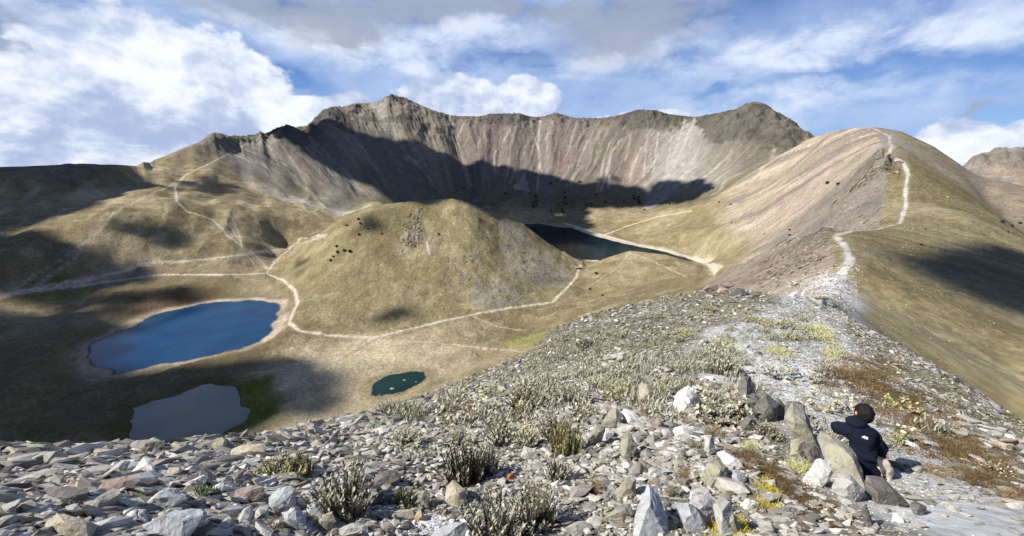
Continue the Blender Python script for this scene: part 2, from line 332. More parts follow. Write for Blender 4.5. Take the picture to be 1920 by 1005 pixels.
# value noise, numpy
_perm = rng.integers(0, 2**31, 65536).astype(np.int64)
def vnoise(x, y, seed=0):
    xi = np.floor(x).astype(np.int64); yi = np.floor(y).astype(np.int64); fx = x - xi; fy = y - yi
    fx = fx * fx * fx * (fx * (fx * 6 - 15) + 10); fy = fy * fy * fy * (fy * (fy * 6 - 15) + 10)
    def h(a, b): return (_perm[(a * 7349 + b * 9151 + seed * 3571 + (_perm[(a + seed * 17) & 65535] >> 7)) & 65535] & 65535) / 32767.5 - 1.0
    return (h(xi, yi) * (1 - fx) + h(xi + 1, yi) * fx) * (1 - fy) + (h(xi, yi + 1) * (1 - fx) + h(xi + 1, yi + 1) * fx) * fy
def fbm(x, y, wl, octs, seed=0, gain=0.5, cell=None, ridged=False):
    o = np.zeros(np.broadcast(x, y).shape); a = 1.0; tot = 0
    c, s = math.cos(0.6), math.sin(0.6)
    for k in range(octs):
        n = vnoise(x / wl, y / wl, seed + k * 13)
        if ridged: n = 1 - 2 * np.abs(n)
        if cell is not None: n = n * np.clip((wl / cell - 1.3) / 1.5, 0, 1)
        o += a * n; tot += a; a *= gain; wl *= 0.5; x, y = c * x - s * y + 31.7, s * x + c * y + 11.3
    return o / tot
def rows(fn, r0, r1):                                  # evaluate a row-wise field only between two ranges
    j0 = int(np.searchsorted(LRr, math.log(r0))); j1 = int(np.searchsorted(LRr, math.log(r1)))
    o = np.zeros(RG.shape); o[j0:j1] = fn(slice(j0, j1)); return o
def FN(x, y, wl, octs, seed=0, gain=0.5, cel=False, ridged=False, rr=(0.75, 4400)):
    return rows(lambda s: fbm(x[s], y[s], wl, octs, seed, gain, cell[s] if cel else None, ridged), *rr)
def sstep(x, a, b):
    t = np.clip((x - a) / (b - a), 0, 1); return t * t * (3 - 2 * t)
def pdist(X, Y, pts, closed=False):                    # distance to polyline, with the fraction along it
    pts = np.asarray(pts, float); n = len(pts); full = np.full(X.shape, 1e3); mg = 90.0
    m = (X > pts[:, 0].min() - mg) & (X < pts[:, 0].max() + mg) & (Y > pts[:, 1].min() - mg) & (Y < pts[:, 1].max() + mg)
    X = X[m]; Y = Y[m]; best = np.full(X.shape, 1e3)
    for k in range(n if closed else n - 1):
        a = pts[k]; b = pts[(k + 1) % n]; d = b - a; L = max((d * d).sum(), 1e-9)
        t = np.clip(((X - a[0]) * d[0] + (Y - a[1]) * d[1]) / L, 0, 1)
        best = np.minimum(best, np.hypot(X - a[0] - t * d[0], Y - a[1] - t * d[1]))
    full[m] = best; return full
def inside(X, Y, pts):
    full = np.zeros(X.shape, bool); n = len(pts); pa = np.asarray(pts)
    bb = (X >= pa[:, 0].min()) & (X <= pa[:, 0].max()) & (Y >= pa[:, 1].min()) & (Y <= pa[:, 1].max())
    X = X[bb]; Y = Y[bb]; c = np.zeros(X.shape, bool)
    for k in range(n):
        x0, y0 = pts[k]; x1, y1 = pts[(k + 1) % n]
        m = (y0 > Y) != (y1 > Y)
        with np.errstate(divide='ignore', invalid='ignore'): c ^= m & (X < (x1 - x0) * (Y - y0) / (y1 - y0 + 1e-12) + x0)
    full[bb] = c; return full
def sdist(X, Y, pts):                                  # negative inside
    d = pdist(X, Y, pts, True); return np.where(inside(X, Y, pts), -d, d)
#%%TERRAIN
def slopef(az, lr):
    """dz/r of the smooth field for any azimuth; behind the camera it runs out into a plain ridge and flanks."""
    a = np.clip(az, AZ0, AZ1)
    t = cub(FT, (lr - LR0) / (LR1 - LR0) * (NR - 1), (a - AZ0) / (AZ1 - AZ0) * (NA - 1))
    over = np.clip((np.abs(az) - AZ1) / R(60), 0, 1); over = over * over * (3 - 2 * over)
    r = np.exp(lr)
    back = np.interp(lr, np.log([0.5, 2, 6, 20, 60, 200, 700, 2000, 4600]), [-1.7/.5, -1.75/2, -1.9/6, -5/20., -18/60., -70/200., -180/700., -300/2000., -600/4600.])
    return t * (1 - over) + back * over

az_f = np.arange(-62.0, 62.01, 0.085)
az_l = np.concatenate([np.arange(-180, -62, 2.0), az_f, np.arange(64, 181, 2.0)]); az_l[-1] = 180
AZ = np.radians(az_l)
def seg(a, b, st): return np.arange(math.log(a), math.log(b), st)
LRr = np.concatenate([seg(0.75, 60, 0.0085), seg(60, 400, 0.011), seg(400, 1150, 0.0042), seg(1150, 2100, 0.0021), seg(2100, 4400, 0.03), [math.log(4400)]])
NJ, NI = len(LRr), len(AZ)
LG, AG = np.meshgrid(LRr, AZ, indexing='ij')
RG = np.exp(LG); XG = np.sin(AG) * RG; YG = np.cos(AG) * RG
cell = np.maximum(RG * 0.0022, RG * 0.5 * np.gradient(LRr)[:, None])
ZG = slopef(AG, LG) * RG
# --- crater wall region weight: distance inside the rim
CX, CY = -70.0, 1050.0                                   # middle of the crater
wall_base = np.interp(np.degrees(AZ), [-48, -36, -30, -22.8, -15, -8, 0, 8, 15, 22, 26, 32, 38], [1650, 1500, 1400, 1290, 1350, 1430, 1450, 1440, 1420, 1300, 1260, 1250, 1250])[None, :]
rimr = np.interp(np.degrees(AZ), [-48, -36, -30, -15, 0, 15, 25, 33], [1750, 1720, 1760, 1950, 2030, 1980, 1850, 1620])[None, :]
in_az = sstep(np.degrees(AG), -40, -33) * (1 - sstep(np.degrees(AG), 33, 36))
wf_ = np.clip((RG - wall_base) / (rimr - wall_base), 0, 1.6)             # 0 at foot, 1 at rim
wallw = in_az * sstep(RG, wall_base - 40, wall_base + 60)
# gullies run down to the middle of the crater
theta = np.arctan2(XG - CX, YG - CY); rho = np.hypot(XG - CX, YG - CY)
warp = FN(XG, YG, 260, 4, 5, rr=(1150, 2300)) * 0.035
sarc = (theta + warp) * 900.0
gl = FN(sarc, rho * 0.16, 90, 5, 11, 0.55, False, False, (1150, 2300))
gl2 = FN(sarc, rho * 0.35, 30, 4, 23, 0.6, False, True, (1150, 2300))
crag = FN(XG, YG, 60, 6, 41, 0.6, True, True, (1150, 2300))
top = sstep(wf_, 0.62, 0.95)
amp_g = wallw * np.clip(wf_ * 1.5, 0, 1) * (1 - 0.55 * sstep(wf_, 0.9, 1.0))
ZG += amp_g * (gl * 17 + gl2 * 4.5)
ZG += wallw * sstep(wf_, .78, .98) * FN(XG, YG, 24, 4, 47, 0.62, True, True, (1150, 2300)) * 6 * (1 - sstep(wf_, 1.25, 1.5))
ZG += wallw * top * (crag * 14) * (1 - sstep(wf_, 1.25, 1.5))
# --- rolling relief in the basin, the left hills, the dome and the flanks
far = sstep(RG, 300, 420)
lakeD = {k: sdist(XG, YG, LKXY[k]) for k in LKXY}
flat = np.ones_like(ZG)
for k in lakeD: flat = flat * sstep(lakeD[k], 4, 60)
calm = 1 - .65 * sstep(np.degrees(AG), 37, 41) * (1 - sstep(RG, 850, 950)) - .0 * RG
ZG += far * (1 - wallw) * flat * calm * (FN(XG, YG, 150, 3, 3, rr=(290, 4400)) * 7 + FN(XG, YG, 38, 6, 61, 0.55, True, rr=(290, 4400)) * 4.0)
left = sstep(-XG, 250, 420) * sstep(RG, 760, 900)
ZG += far * (1 - wallw) * flat * FN(XG, YG, 13, 4, 66, 0.62, True, rr=(290, 1300)) * 1.1
ZG += left * flat * (-np.abs(FN(XG + 0.5 * YG, YG * 0.35, 120, 3, 77, rr=(700, 1800))) * 24 + 5)
mid = sstep(RG, 55, 130) * (1 - far)
ZG += mid * (FN(XG, YG, 14, 5, 87, 0.5, True, rr=(50, 450)) * 1.2 + FN(XG, YG, 3, 4, 89, 0.6, True, rr=(50, 450)) * .3)
# --- near ridge roughness
near = 1 - sstep(RG, 45, 90)
nz = FN(XG, YG, 2.6, 3, 90, 0.5, True, rr=(0.75, 95)) * 0.14 + FN(XG, YG, 0.5, 5, 95, 0.6, True, rr=(0.75, 95)) * 0.05
nz2 = FN(XG, YG, 9, 3, 97, 0.5, True, rr=(0.75, 95)) * 0.35 * sstep(RG, 9, 20)
ZG += near * (nz * sstep(RG, 0.5, 2) + nz2)
# --- crags standing on the skyline, knobs and dome: (pixel, radius px, height m)
def hit(u, v, rmin=0.75):                                # world point of the smooth ground seen at a pixel
    a, t = ray(u, v); lr = np.linspace(math.log(rmin), math.log(4300), 6000)
    tt = interp_t(np.full(lr.shape, a), lr)
    i = np.argmax(tt >= t)
    if tt[i] < t: i = int(np.argmax(tt))
    if i > 0:
        f = (t - tt[i - 1]) / (tt[i] - tt[i - 1] + 1e-12); f = min(max(f, 0), 1); l = lr[i - 1] + f * (lr[i] - lr[i - 1])
    else: l = lr[0]
    r = math.exp(l); return Vector((math.sin(a) * r, math.cos(a) * r, float(interp_t(np.array([a]), np.array([l]))[0]) * r))
def interp_t(a, lr):
    return bil_g(ZG, a, lr) / np.exp(lr)
def bil_g(T, a, lr):
    i = np.interp(a, AZ, np.arange(NI)); j = np.interp(lr, LRr, np.arange(NJ)); return bil(T, j, i)
def ground_z(x, y):
    x = np.atleast_1d(np.asarray(x, float)); y = np.atleast_1d(np.asarray(y, float)); r = np.maximum(np.hypot(x, y), 0.76)
    return bil_g(ZG, np.arctan2(x, y), np.log(r))
def spur(pts, w, h, rmin=60):                            # raise (or cut) a rib along a line seen in the photograph
    d = pdist(XG, YG, [tuple(hit(u, v, rmin)[:2]) for u, v in pts]); ZG[:] += h * np.exp(-(d / w) ** 2) * (RG > 100)
for a in [([(606, 214), (640, 270), (700, 340), (740, 385)], 42, 26), ([(545, 240), (570, 300), (640, 370)], 34, 18), ([(585, 235), (620, 290), (690, 360)], 26, -14), ([(850, 222), (866, 300), (885, 385)], 40, -24),
          ([(735, 185), (770, 240), (800, 330)], 45, 16), ([(700, 196), (735, 260), (800, 350)], 30, -10), ([(1042, 216), (1030, 290)], 30, 10), ([(920, 216), (905, 300)], 26, 10), ([(975, 216), (960, 310)], 24, 8), ([(1010, 222), (1005, 310)], 24, -9),
          ([(1110, 224), (1085, 330)], 30, -10), ([(1165, 218), (1140, 300)], 30, 9), ([(1225, 210), (1200, 300)], 34, 12), ([(1275, 222), (1240, 340)], 34, -8), ([(1330, 220), (1345, 262)], 34, 16), ([(1420, 196), (1400, 262)], 50, 20), ([(1480, 226), (1465, 258)], 34, 12)]: spur(*a)
OUTC = []
def outcrop(u, v, su, sv, h, seed, rmin=60):             # su = half width in px, sv = half depth as factor
    p = hit(u, v, rmin); s = p.length / FPX
    c = np.hypot((XG - p.x), (YG - p.y) / sv) / (su * s); k = c < 1.0
    m = (1 - sstep(c[k], 0.45, 1.0)) * np.clip(0.75 + 0.9 * fbm(XG[k], YG[k], su * s * 0.8, 4, seed, 0.55, cell[k]), 0, 1.6)
    ZG[k] += m * h * (0.55 + 0.75 * fbm(XG[k], YG[k], su * s * 0.5, 6, seed + 3, 0.62, cell[k], ridged=True))
    M = np.zeros_like(ZG); M[k] = m; OUTC.append(M)
for q in [(775, 432, 22, 1.4, 9, 201), (1634, 314, 24, 1.6, 15, 205), (1622, 324, 12, 1.4, 12, 206), (1665, 298, 18, 1.5, 7, 207), (1652, 305, 10, 1.5, 9, 208), (1530, 447, 26, 1.3, 4.5, 209), (1490, 465, 22, 1.3, 4.0, 211), (1455, 482, 16, 1.3, 3.5, 213),
          (1880, 292, 36, 1.0, 12, 215), (1822, 303, 14, 1.0, 7, 217), (130, 322, 30, 1.5, 7, 219), (600, 222, 30, 1.0, 14, 221), (1410, 222, 90, 1.2, 26, 223), (1480, 248, 40, 1.2, 16, 225), (1345, 235, 40, 1.2, 16, 226), (775, 240, 24, 1.6, 9, 227), (810, 255, 10, 1.6, 7, 229), (830,262,10,1.6,7,230),
          (400, 257, 24, 1.2, 8, 231)]: outcrop(*q)
rockm = np.zeros_like(ZG)
for m in OUTC: rockm = np.maximum(rockm, np.clip(m, 0, 1))
def match_line(pts, win=0.10, sm=2, wdt=0.11):            # shift the relief so each crest keeps the height measured in the photograph
    q = sorted(Lp(pts)); a = np.array([p[0] for p in q]); l = np.array([p[1] for p in q]); t = np.array([p[2] for p in q])
    cols = np.where((AZ >= a[0]) & (AZ <= a[-1]))[0]; lr_ = np.interp(AZ[cols], a, l); tt = np.interp(AZ[cols], a, t)
    T = ZG[:, cols] / RG[:, cols]; near_ = np.abs(LRr[:, None] - lr_[None]) < win
    d = tt - np.where(near_, T, -9).max(0); k = np.exp(-np.linspace(-2, 2, 2 * sm + 1) ** 2); k /= k.sum(); dp = np.pad(d, sm, mode='edge'); d = np.convolve(dp, k, 'valid')
    e = np.clip(np.minimum(np.arange(len(cols)), np.arange(len(cols))[::-1]) / 6., 0, 1)
    ZG[:, cols] += (d * e)[None] * RG[:, cols] * np.exp(-((LRr[:, None] - lr_[None]) / wdt) ** 2)
match_line(RIM, .06, 7, .10)
match_line([(-150, 315, 1300), (0, 313, 1300), (60, 311, 1300), (110, 309, 1300), (130, 306, 1300), (170, 307, 1320), (225, 309, 1350), (270, 312, 1400)], .05, 3, .08)
match_line([(270, 311, 1430), (300, 296, 1480), (345, 277, 1560), (375, 265, 1600), (390, 253, 1640), (400, 248, 1640), (415, 250, 1660), (440, 257, 1690), (490, 256, 1740)], .05, 2, .06)
match_line([(600, 438, 850), (640, 406, 800), (665, 396, 780), (700, 385, 760), (780, 377, 730), (830, 373, 725), (850, 372, 720), (880, 380, 720), (920, 398, 730), (980, 419, 750), (1020, 450, 780), (1060, 476, 800)], .10, 8, .16)
match_line([(1518, 259, 1200), (1560, 246, 1060), (1600, 240, 960), (1640, 238, 900), (1690, 246, 880), (1750, 274, 870), (1800, 308, 830), (1850, 350, 740), (1920, 412, 600), (2000, 470, 500)], .10, 6, .15)
match_line([(1660, 296, 580), (1690, 298, 555), (1705, 322, 520)], .07, 4, .06)
match_line([(1810, 302, 1220), (1820, 294, 1250), (1840, 290, 1300), (1852, 293, 1300), (1862, 288, 1300), (1880, 282, 1300), (1895, 284, 1300), (1905, 279, 1300), (1925, 274, 1300), (1990, 268, 1300)], .10, 2, .15)
match_line([(1092, 494, 790), (1130, 486, 780), (1180, 470, 770), (1250, 478, 730), (1320, 500, 660), (1350, 511, 600)], .08, 5, .08)
match_line([(1350, 511, 420), (1400, 487, 370), (1430, 474, 335), (1470, 452, 300), (1500, 444, 285), (1540, 436, 268)], .08, 3, .08)
match_line([(0, 838, 7), (120, 842, 7.2), (250, 836, 7.6), (420, 830, 8), (500, 821, 8.5), (600, 798, 9.5), (700, 775, 11), (800, 740, 14), (900, 699, 18), (980, 666, 22), (1010, 642, 24), (1050, 610, 26), (1100, 590, 28), (1170, 575, 31), (1250, 558, 34), (1310, 547, 36), (1350, 542, 38), (1420, 548, 40), (1480, 556, 42), (1540, 563, 45)], .12, 6, .12)
match_line([(1540, 563, 45), (1600, 599, 40), (1660, 634, 34), (1720, 670, 29), (1800, 718, 23), (1860, 759, 20), (1920, 799, 17), (2050, 881, 14)], .14, 6, .12)
# --- basins for the water
for k, d in lakeD.items():
    dn = d + FN(XG, YG, 26 if k != 'small' else 10, 4, 300, 0.55, rr=(250, 1500)) * (7.5 if k != 'small' else 3)
    z = LKZ[k]; lakeD[k] = dn
    tgt = z + np.where(dn < 0, np.maximum(dn * 0.12, -6), dn * 0.05)
    w_ = 1 - sstep(dn, 0, 34 if k != 'small' else 12)
    okr = 1.0 if k != 'far' else 1.0
    ZG = np.where(RG > 150, ZG * (1 - w_) + tgt * w_, ZG)
    ZG = np.where((dn > 0) & (dn < 60) & (RG > 150), np.maximum(ZG, z + 0.04 * dn), ZG)
print('terrain', ZG.shape, round(time.time() - T0, 1))
#%%COLOUR
def dens(pts, st=12):
    o = []
    for (a, b), (c, d) in zip(pts[:-1], pts[1:]):
        n = max(1, int(math.hypot(c - a, d - b) / st)); o += [(a + (c - a) * k / n, b + (d - b) * k / n) for k in range(n)]
    return o + [pts[-1]]
def P(pts, rmin=60): return [tuple(hit(u, v, rmin)[:2]) for u, v in pts]
ALB = np.zeros(ZG.shape + (3,)); MASKP = np.zeros_like(ZG)
def blend(mask, col):
    m = np.clip(mask, 0, 1)[..., None]; c = np.asarray(col, float)
    ALB[:] = ALB * (1 - m) + c * m
DEG = np.degrees(AG)
n80 = FN(XG, YG, 90, 5, 400, rr=(50, 4400)); n20 = FN(XG, YG, 22, 5, 410, 0.6, rr=(50, 2400)); n5 = FN(XG, YG, 6, 4, 420, 0.6, True, rr=(40, 1500))
ng = FN(XG + 0.35 * YG, YG * 0.35, 40, 6, 430, 0.6, rr=(700, 1800))
# grass of basin and hills
ALB[:] = (0.215, 0.180, 0.098)
blend(sstep(n80, -0.1, 0.35) * 0.7, (0.295, 0.252, 0.155))
blend(sstep(-n80, 0.0, 0.35) * 0.6, (0.145, 0.120, 0.065))
blend(sstep(n20, 0.1, 0.5) * 0.5, (0.34, 0.30, 0.19))
blend(sstep(-n20, 0.12, 0.5) * 0.5, (0.14, 0.125, 0.055))
blend(sstep(ng, 0.14, 0.4) * left * 0.6, (0.36, 0.32, 0.20))
# slope-steep parts a bit barer
gzr = np.gradient(ZG, axis=0) / np.gradient(RG, axis=0); gza = np.gradient(ZG, axis=1) / (RG * np.gradient(AG, axis=1))
slope = np.hypot(gzr, gza)
# brown ground left of / between the ponds
def el(u, v, rad, rmin=60):
    p = hit(u, v, rmin); return np.hypot(XG - p.x, YG - p.y) / rad
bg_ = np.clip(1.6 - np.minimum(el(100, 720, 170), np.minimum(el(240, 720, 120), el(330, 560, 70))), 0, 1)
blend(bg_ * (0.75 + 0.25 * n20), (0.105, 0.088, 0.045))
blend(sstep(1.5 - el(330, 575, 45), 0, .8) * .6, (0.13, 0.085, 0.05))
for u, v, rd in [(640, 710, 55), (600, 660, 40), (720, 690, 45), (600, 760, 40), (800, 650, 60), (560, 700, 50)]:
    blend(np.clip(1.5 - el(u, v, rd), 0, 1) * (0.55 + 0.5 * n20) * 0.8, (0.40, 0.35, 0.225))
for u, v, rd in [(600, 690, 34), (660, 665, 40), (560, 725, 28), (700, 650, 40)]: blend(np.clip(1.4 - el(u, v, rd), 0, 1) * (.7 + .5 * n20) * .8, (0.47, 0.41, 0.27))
# dome
DOMEP = P([(495, 515), (540, 560), (568, 606), (640, 626), (750, 618), (880, 588), (1000, 573), (1045, 562), (1080, 520), (1088, 500)], 200)
domepoly = DOMEP + [(math.sin(R(a)) * r, math.cos(R(a)) * r) for a, r in [(7.5, 860), (5, 930), (0, 980), (-6, 990), (-14, 980), (-22, 920), (-27, 820)]]
dm = sdist(XG, YG, domepoly); dome = 1 - sstep(dm, -6, 6)
blend(dome * 0.65, (0.195, 0.172, 0.085))
blend(dome * sstep(n20, 0.0, 0.4) * 0.55, (0.30, 0.27, 0.155))
blend(dome * sstep(-n5, 0.1, 0.5) * 0.35, (0.15, 0.14, 0.08))
blend(dome * sstep(1.25 - np.minimum(el(1010, 500, 62), np.minimum(el(940, 560, 40), el(960, 430, 30))), 0, 0.5) * (0.55 + 0.8 * n5), (0.24, 0.225, 0.19))
blend(dome * sstep(1.2 - np.minimum(el(780, 455, 38), el(900, 520, 50)), 0, .6) * sstep(n5, 0.0, .4), (0.27, 0.25, 0.20))
# outer flank on the right and hillock
flankL = P([(1545, 558), (1575, 520), (1592, 492), (1590, 465), (1600, 433), (1640, 433), (1690, 420), (1702, 390), (1702, 350), (1706, 322)], 50)
rs = sstep(np.degrees(AG), 37, 39) * sstep(RG, 40, 70)
frd = np.interp(DEG, [36, 38.0, 39.2, 40.3, 41.6, 43.0, 60], [40, 60, 120, 250, 380, 520, 520])
outer = sstep(DEG + .35 * n20 + .2 * n5 - np.interp(RG, [45, 95, 130, 160, 200, 260, 300, 345, 395, 440, 480, 520, 560, 640, 900], [38.8, 38.6, 39.0, 39.4, 39.0, 38.0, 39.4, 40.6, 42.1, 42.3, 42.1, 42.0, 41.4, 41.8, 40.4]), -0.15, 0.25) * sstep(RG, 40, 55) * (1 - sstep(RG, 880, 1000))
nf = FN(XG * 0.8 + 0.2 * YG, YG * 0.4 + XG * 0.6, 34, 6, 440, 0.58, rr=(40, 1000))
blend(outer, (0.205, 0.165, 0.078))
blend(outer * sstep(nf, 0.0, 0.35) * 0.8, (0.27, 0.225, 0.118))
blend(outer * sstep(-nf, 0.05, 0.4) * 0.7, (0.165, 0.125, 0.055))
blend(outer * sstep(n5, 0.2, 0.6) * 0.35, (0.32, 0.28, 0.19))
# inner flank of the right ridge: grey scree, tan bands, pale streaks
across = XG * 0.93 + YG * 0.37; alongc = -XG * 0.37 + YG * 0.93
s1 = FN(across + 10 * n80, alongc * 0.07, 26, 5, 450, 0.62, rr=(50, 1350)); s2 = FN(across + 6 * n80, alongc * 0.05, 9, 4, 460, 0.6, rr=(50, 1350))
inner = sstep(DEG, 25.5, 29.5) * (1 - outer) * sstep(RG, 55, 90) * (1 - sstep(RG, 1180, 1300)) * sstep(ZG, -150, -118)
up_ = sstep(ZG, -60, 0)
blend(inner, (0.27, 0.232, 0.168))
blend(inner * sstep(s1, 0.02, 0.30) * 0.85, (0.36, 0.315, 0.225))
blend(inner * sstep(-s1, 0.05, 0.35) * 0.7, (0.165, 0.152, 0.135))
blend(inner * sstep(s2, 0.22, 0.45) * 0.7, (0.47, 0.41, 0.32))
blend(inner * sstep(1.3 - el(1470, 395, 70), 0, .5) * .8 * sstep(s1, -.2, .2), (0.36, 0.29, 0.235))
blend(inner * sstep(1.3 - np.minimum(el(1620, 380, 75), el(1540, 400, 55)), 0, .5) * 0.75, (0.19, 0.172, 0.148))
blend(inner * (1 - sstep(RG, 380, 470)) * 0.8, (0.23, 0.195, 0.15))
blend(inner * (1 - sstep(RG, 380, 470)) * sstep(n5, .05, .4) * 0.5, (0.33, 0.28, 0.21))
blend(sstep(1.2 - el(1672, 268, 26), 0, .4) * 0.8, (0.33, 0.31, 0.27))
blend(sstep(DEG, 44, 45.5) * sstep(RG, 900, 960) * 1.0, (0.27, 0.215, 0.155)); blend(sstep(DEG, 46.0, 47.5) * sstep(RG, 900, 960) * sstep(n20, -.2, .2), (0.22, 0.205, 0.18)); blend(sstep(DEG, 44, 45) * sstep(RG, 1230, 1280) * .9, (.13, .12, .095)); blend(sstep(DEG, 48.5, 50) * sstep(RG, 950, 1000) * (1 - sstep(RG, 1180, 1230)) * sstep(n80, -.3, .1) * .8, (.36, .335, .29))
blend(outer * sstep(RG, 540, 660) * (.5 + .5 * sstep(n20, -.2, .2)) * .75, (.255, .205, .145)); blend(outer * sstep(RG, 560, 700) * (1 - sstep(DEG, 41.5, 43)) * .6, (.20, .185, .16))
# crater wall
st1 = FN(sarc * 1.0, rho * 0.045, 30, 5, 500, 0.62, rr=(1150, 2300)); st2 = FN(sarc + 0.2 * rho, rho * 0.035, 12, 4, 510, 0.6, rr=(1150, 2300)); st3 = FN(sarc * 1.0, rho * 0.02, 70, 3, 520, 0.5, rr=(1150, 2300))
g0 = wallw
pinkz = sstep(DEG, -9, -5) * (1 - sstep(DEG, 17, 22)); whitez = sstep(DEG, 16, 20) * (1 - sstep(DEG, 26, 30)); greyz = 1 - sstep(DEG, -14, -8)
blend(g0 * sstep(wf_, 0.05, 0.3), (0.19, 0.17, 0.125))
blend(g0 * sstep(wf_, 0.05, 0.3) * pinkz * 0.8, (0.178, 0.155, 0.128))
blend(g0 * sstep(wf_, 0.0, 0.25) * greyz * 0.85, (0.205, 0.195, 0.16))
blend(g0 * sstep(wf_, 0.12, 0.3) * sstep(st3, -0.1, 0.25) * (0.3 + 0.5 * pinkz), (0.27, 0.205, 0.165))
blend(g0 * sstep(-st1, 0.05, 0.3) * sstep(wf_, 0.1, 0.3) * 0.55, (0.125, 0.115, 0.085))
chute = g0 * sstep(st1 + 0.35 * st2, 0.12, 0.34) * sstep(wf_, 0.06 , 0.22) * (1 - sstep(wf_, 0.70, 0.95))
blend(chute * (0.30 + 0.30 * whitez), (0.36, 0.325, 0.27))
blend(g0 * sstep(st2, 0.2, 0.42) * sstep(wf_, 0.12, 0.3) * (1 - sstep(wf_, 0.75, 1.0)) * (0.22 + 0.5 * whitez), (0.44, 0.40, 0.355))
blend(g0 * whitez * sstep(wf_, .1, .25) * (1 - sstep(wf_, .7, .9)) * 0.5, (0.36, 0.335, 0.29))
tanz = sstep(DEG, -24, -20) * (1 - sstep(DEG, -10, -7)) * sstep(wf_, .35, .5)
blend(g0 * tanz * 0.7, (0.31, 0.27, 0.19))
rk = g0 * sstep(wf_ + 0.22 * crag + 0.1 * st1, 0.84, 0.96) * (1 - tanz * .6)
blend(rk * 0.9, (0.125, 0.112, 0.086)); blend(rk * sstep(crag, .25, .6) * .5, (0.21, 0.185, 0.145))
blend(sstep(DEG, 24.5, 26) * (1 - sstep(DEG, 36, 37)) * sstep(wf_ + .1 * crag, 0.60, 0.72) * g0, (0.12, 0.11, 0.085))
def conv(c, pts):
    ox, oy, k = {1: (440, 170, .2488), 2: (850, 190, .2344), 3: (1180, 180, .2189)}[c]; return [(ox + x * k, oy + y * k) for x, y in pts]
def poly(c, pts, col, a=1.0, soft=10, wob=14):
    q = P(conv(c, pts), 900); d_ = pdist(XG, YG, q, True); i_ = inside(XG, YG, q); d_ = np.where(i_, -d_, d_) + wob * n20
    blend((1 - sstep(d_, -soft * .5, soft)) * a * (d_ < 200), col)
def fan(c, pts, w0, w1, col, a=0.8):
    q = P(conv(c, pts), 900); n = len(q); d_ = np.full_like(RG, 50.)
    for k in range(n - 1):
        w_ = w0 + (w1 - w0) * (k + .5) / (n - 1); d_ = np.minimum(d_, pdist(XG, YG, q[k:k + 2]) / w_)
    d_ = d_ + n20 * .9 + st2 * 1.3
    blend((1 - sstep(d_, .1, 1.2)) * a * 1.3 * np.clip(.85 + .9 * n20 + .5 * st2, 0.1, 1), col)
GR, PK, TN, WH, DK = (.33, .31, .265), (.36, .27, .225), (.39, .345, .265), (.44, .405, .36), (.105, .098, .082)
poly(1, [(900, 90), (1640, 200), (1690, 460), (1300, 350), (1100, 300)], (.30, .262, .19), .7); poly(1, [(990, 90), (1090, 90), (1230, 340), (1150, 320)], (.34, .325, .28), .8, 6)
poly(2, [(0, 120), (1100, 130), (1080, 500), (800, 560), (0, 420)], (.245, .198, .165), .5, 30)
poly(1, [(600, 780), (760, 770), (1000, 860), (860, 940), (740, 900)], (.40, .375, .33), .8, 30)
poly(1, [(0, 470), (240, 560), (700, 880), (520, 860), (200, 760), (0, 600)], (.33, .29, .25), .6, 25)
poly(1, [(560, 330), (760, 330), (1000, 760), (840, 780)], (.235, .235, .20), .5, 20); poly(1, [(880, 260), (1180, 330), (1560, 780), (1250, 740), (1060, 560)], (.17, .165, .14), .6, 20)
poly(2, [(230, 300), (330, 300), (350, 620), (240, 600)], (.29, .215, .185), .5, 8); poly(2, [(565, 570), (610, 720), (470, 690)], WH, .7, 4); poly(2, [(700, 560), (820, 560), (800, 860), (690, 860)], (.19, .18, .175), .6, 10)
poly(2, [(1660, 260), (1920, 170), (1920, 640), (1800, 660), (1620, 660)], (.335, .32, .285), .75, 14); poly(2, [(1560, 720), (1860, 650), (1640, 820), (1520, 870)], (.31, .30, .28), .8, 8); poly(3, [(250, 480), (560, 190), (700, 420), (600, 620), (420, 760), (200, 780)], (.335, .32, .285), .7, 14)
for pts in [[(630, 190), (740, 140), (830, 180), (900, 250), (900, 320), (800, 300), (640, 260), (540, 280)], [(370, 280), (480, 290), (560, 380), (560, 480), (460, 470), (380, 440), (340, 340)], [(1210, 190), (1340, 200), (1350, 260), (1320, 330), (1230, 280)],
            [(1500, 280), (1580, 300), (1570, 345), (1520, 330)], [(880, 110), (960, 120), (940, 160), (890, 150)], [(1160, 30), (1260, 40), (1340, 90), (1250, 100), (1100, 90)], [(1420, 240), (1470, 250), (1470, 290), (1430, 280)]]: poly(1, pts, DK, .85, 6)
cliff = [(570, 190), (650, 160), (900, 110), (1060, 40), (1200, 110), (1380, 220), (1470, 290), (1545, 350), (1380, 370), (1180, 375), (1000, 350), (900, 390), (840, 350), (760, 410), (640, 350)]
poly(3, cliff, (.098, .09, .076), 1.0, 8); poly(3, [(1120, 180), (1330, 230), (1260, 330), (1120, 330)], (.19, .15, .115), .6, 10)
poly(2, [(210, 100), (560, 90), (600, 150), (500, 190), (220, 190)], DK, .75, 12); poly(2, [(700, 130), (800, 85), (960, 140), (860, 150)], (.15, .12, .10), .75, 12); poly(2, [(1300, 130), (1520, 50), (1840, 120), (1700, 200), (1450, 230)], DK, .8, 14)
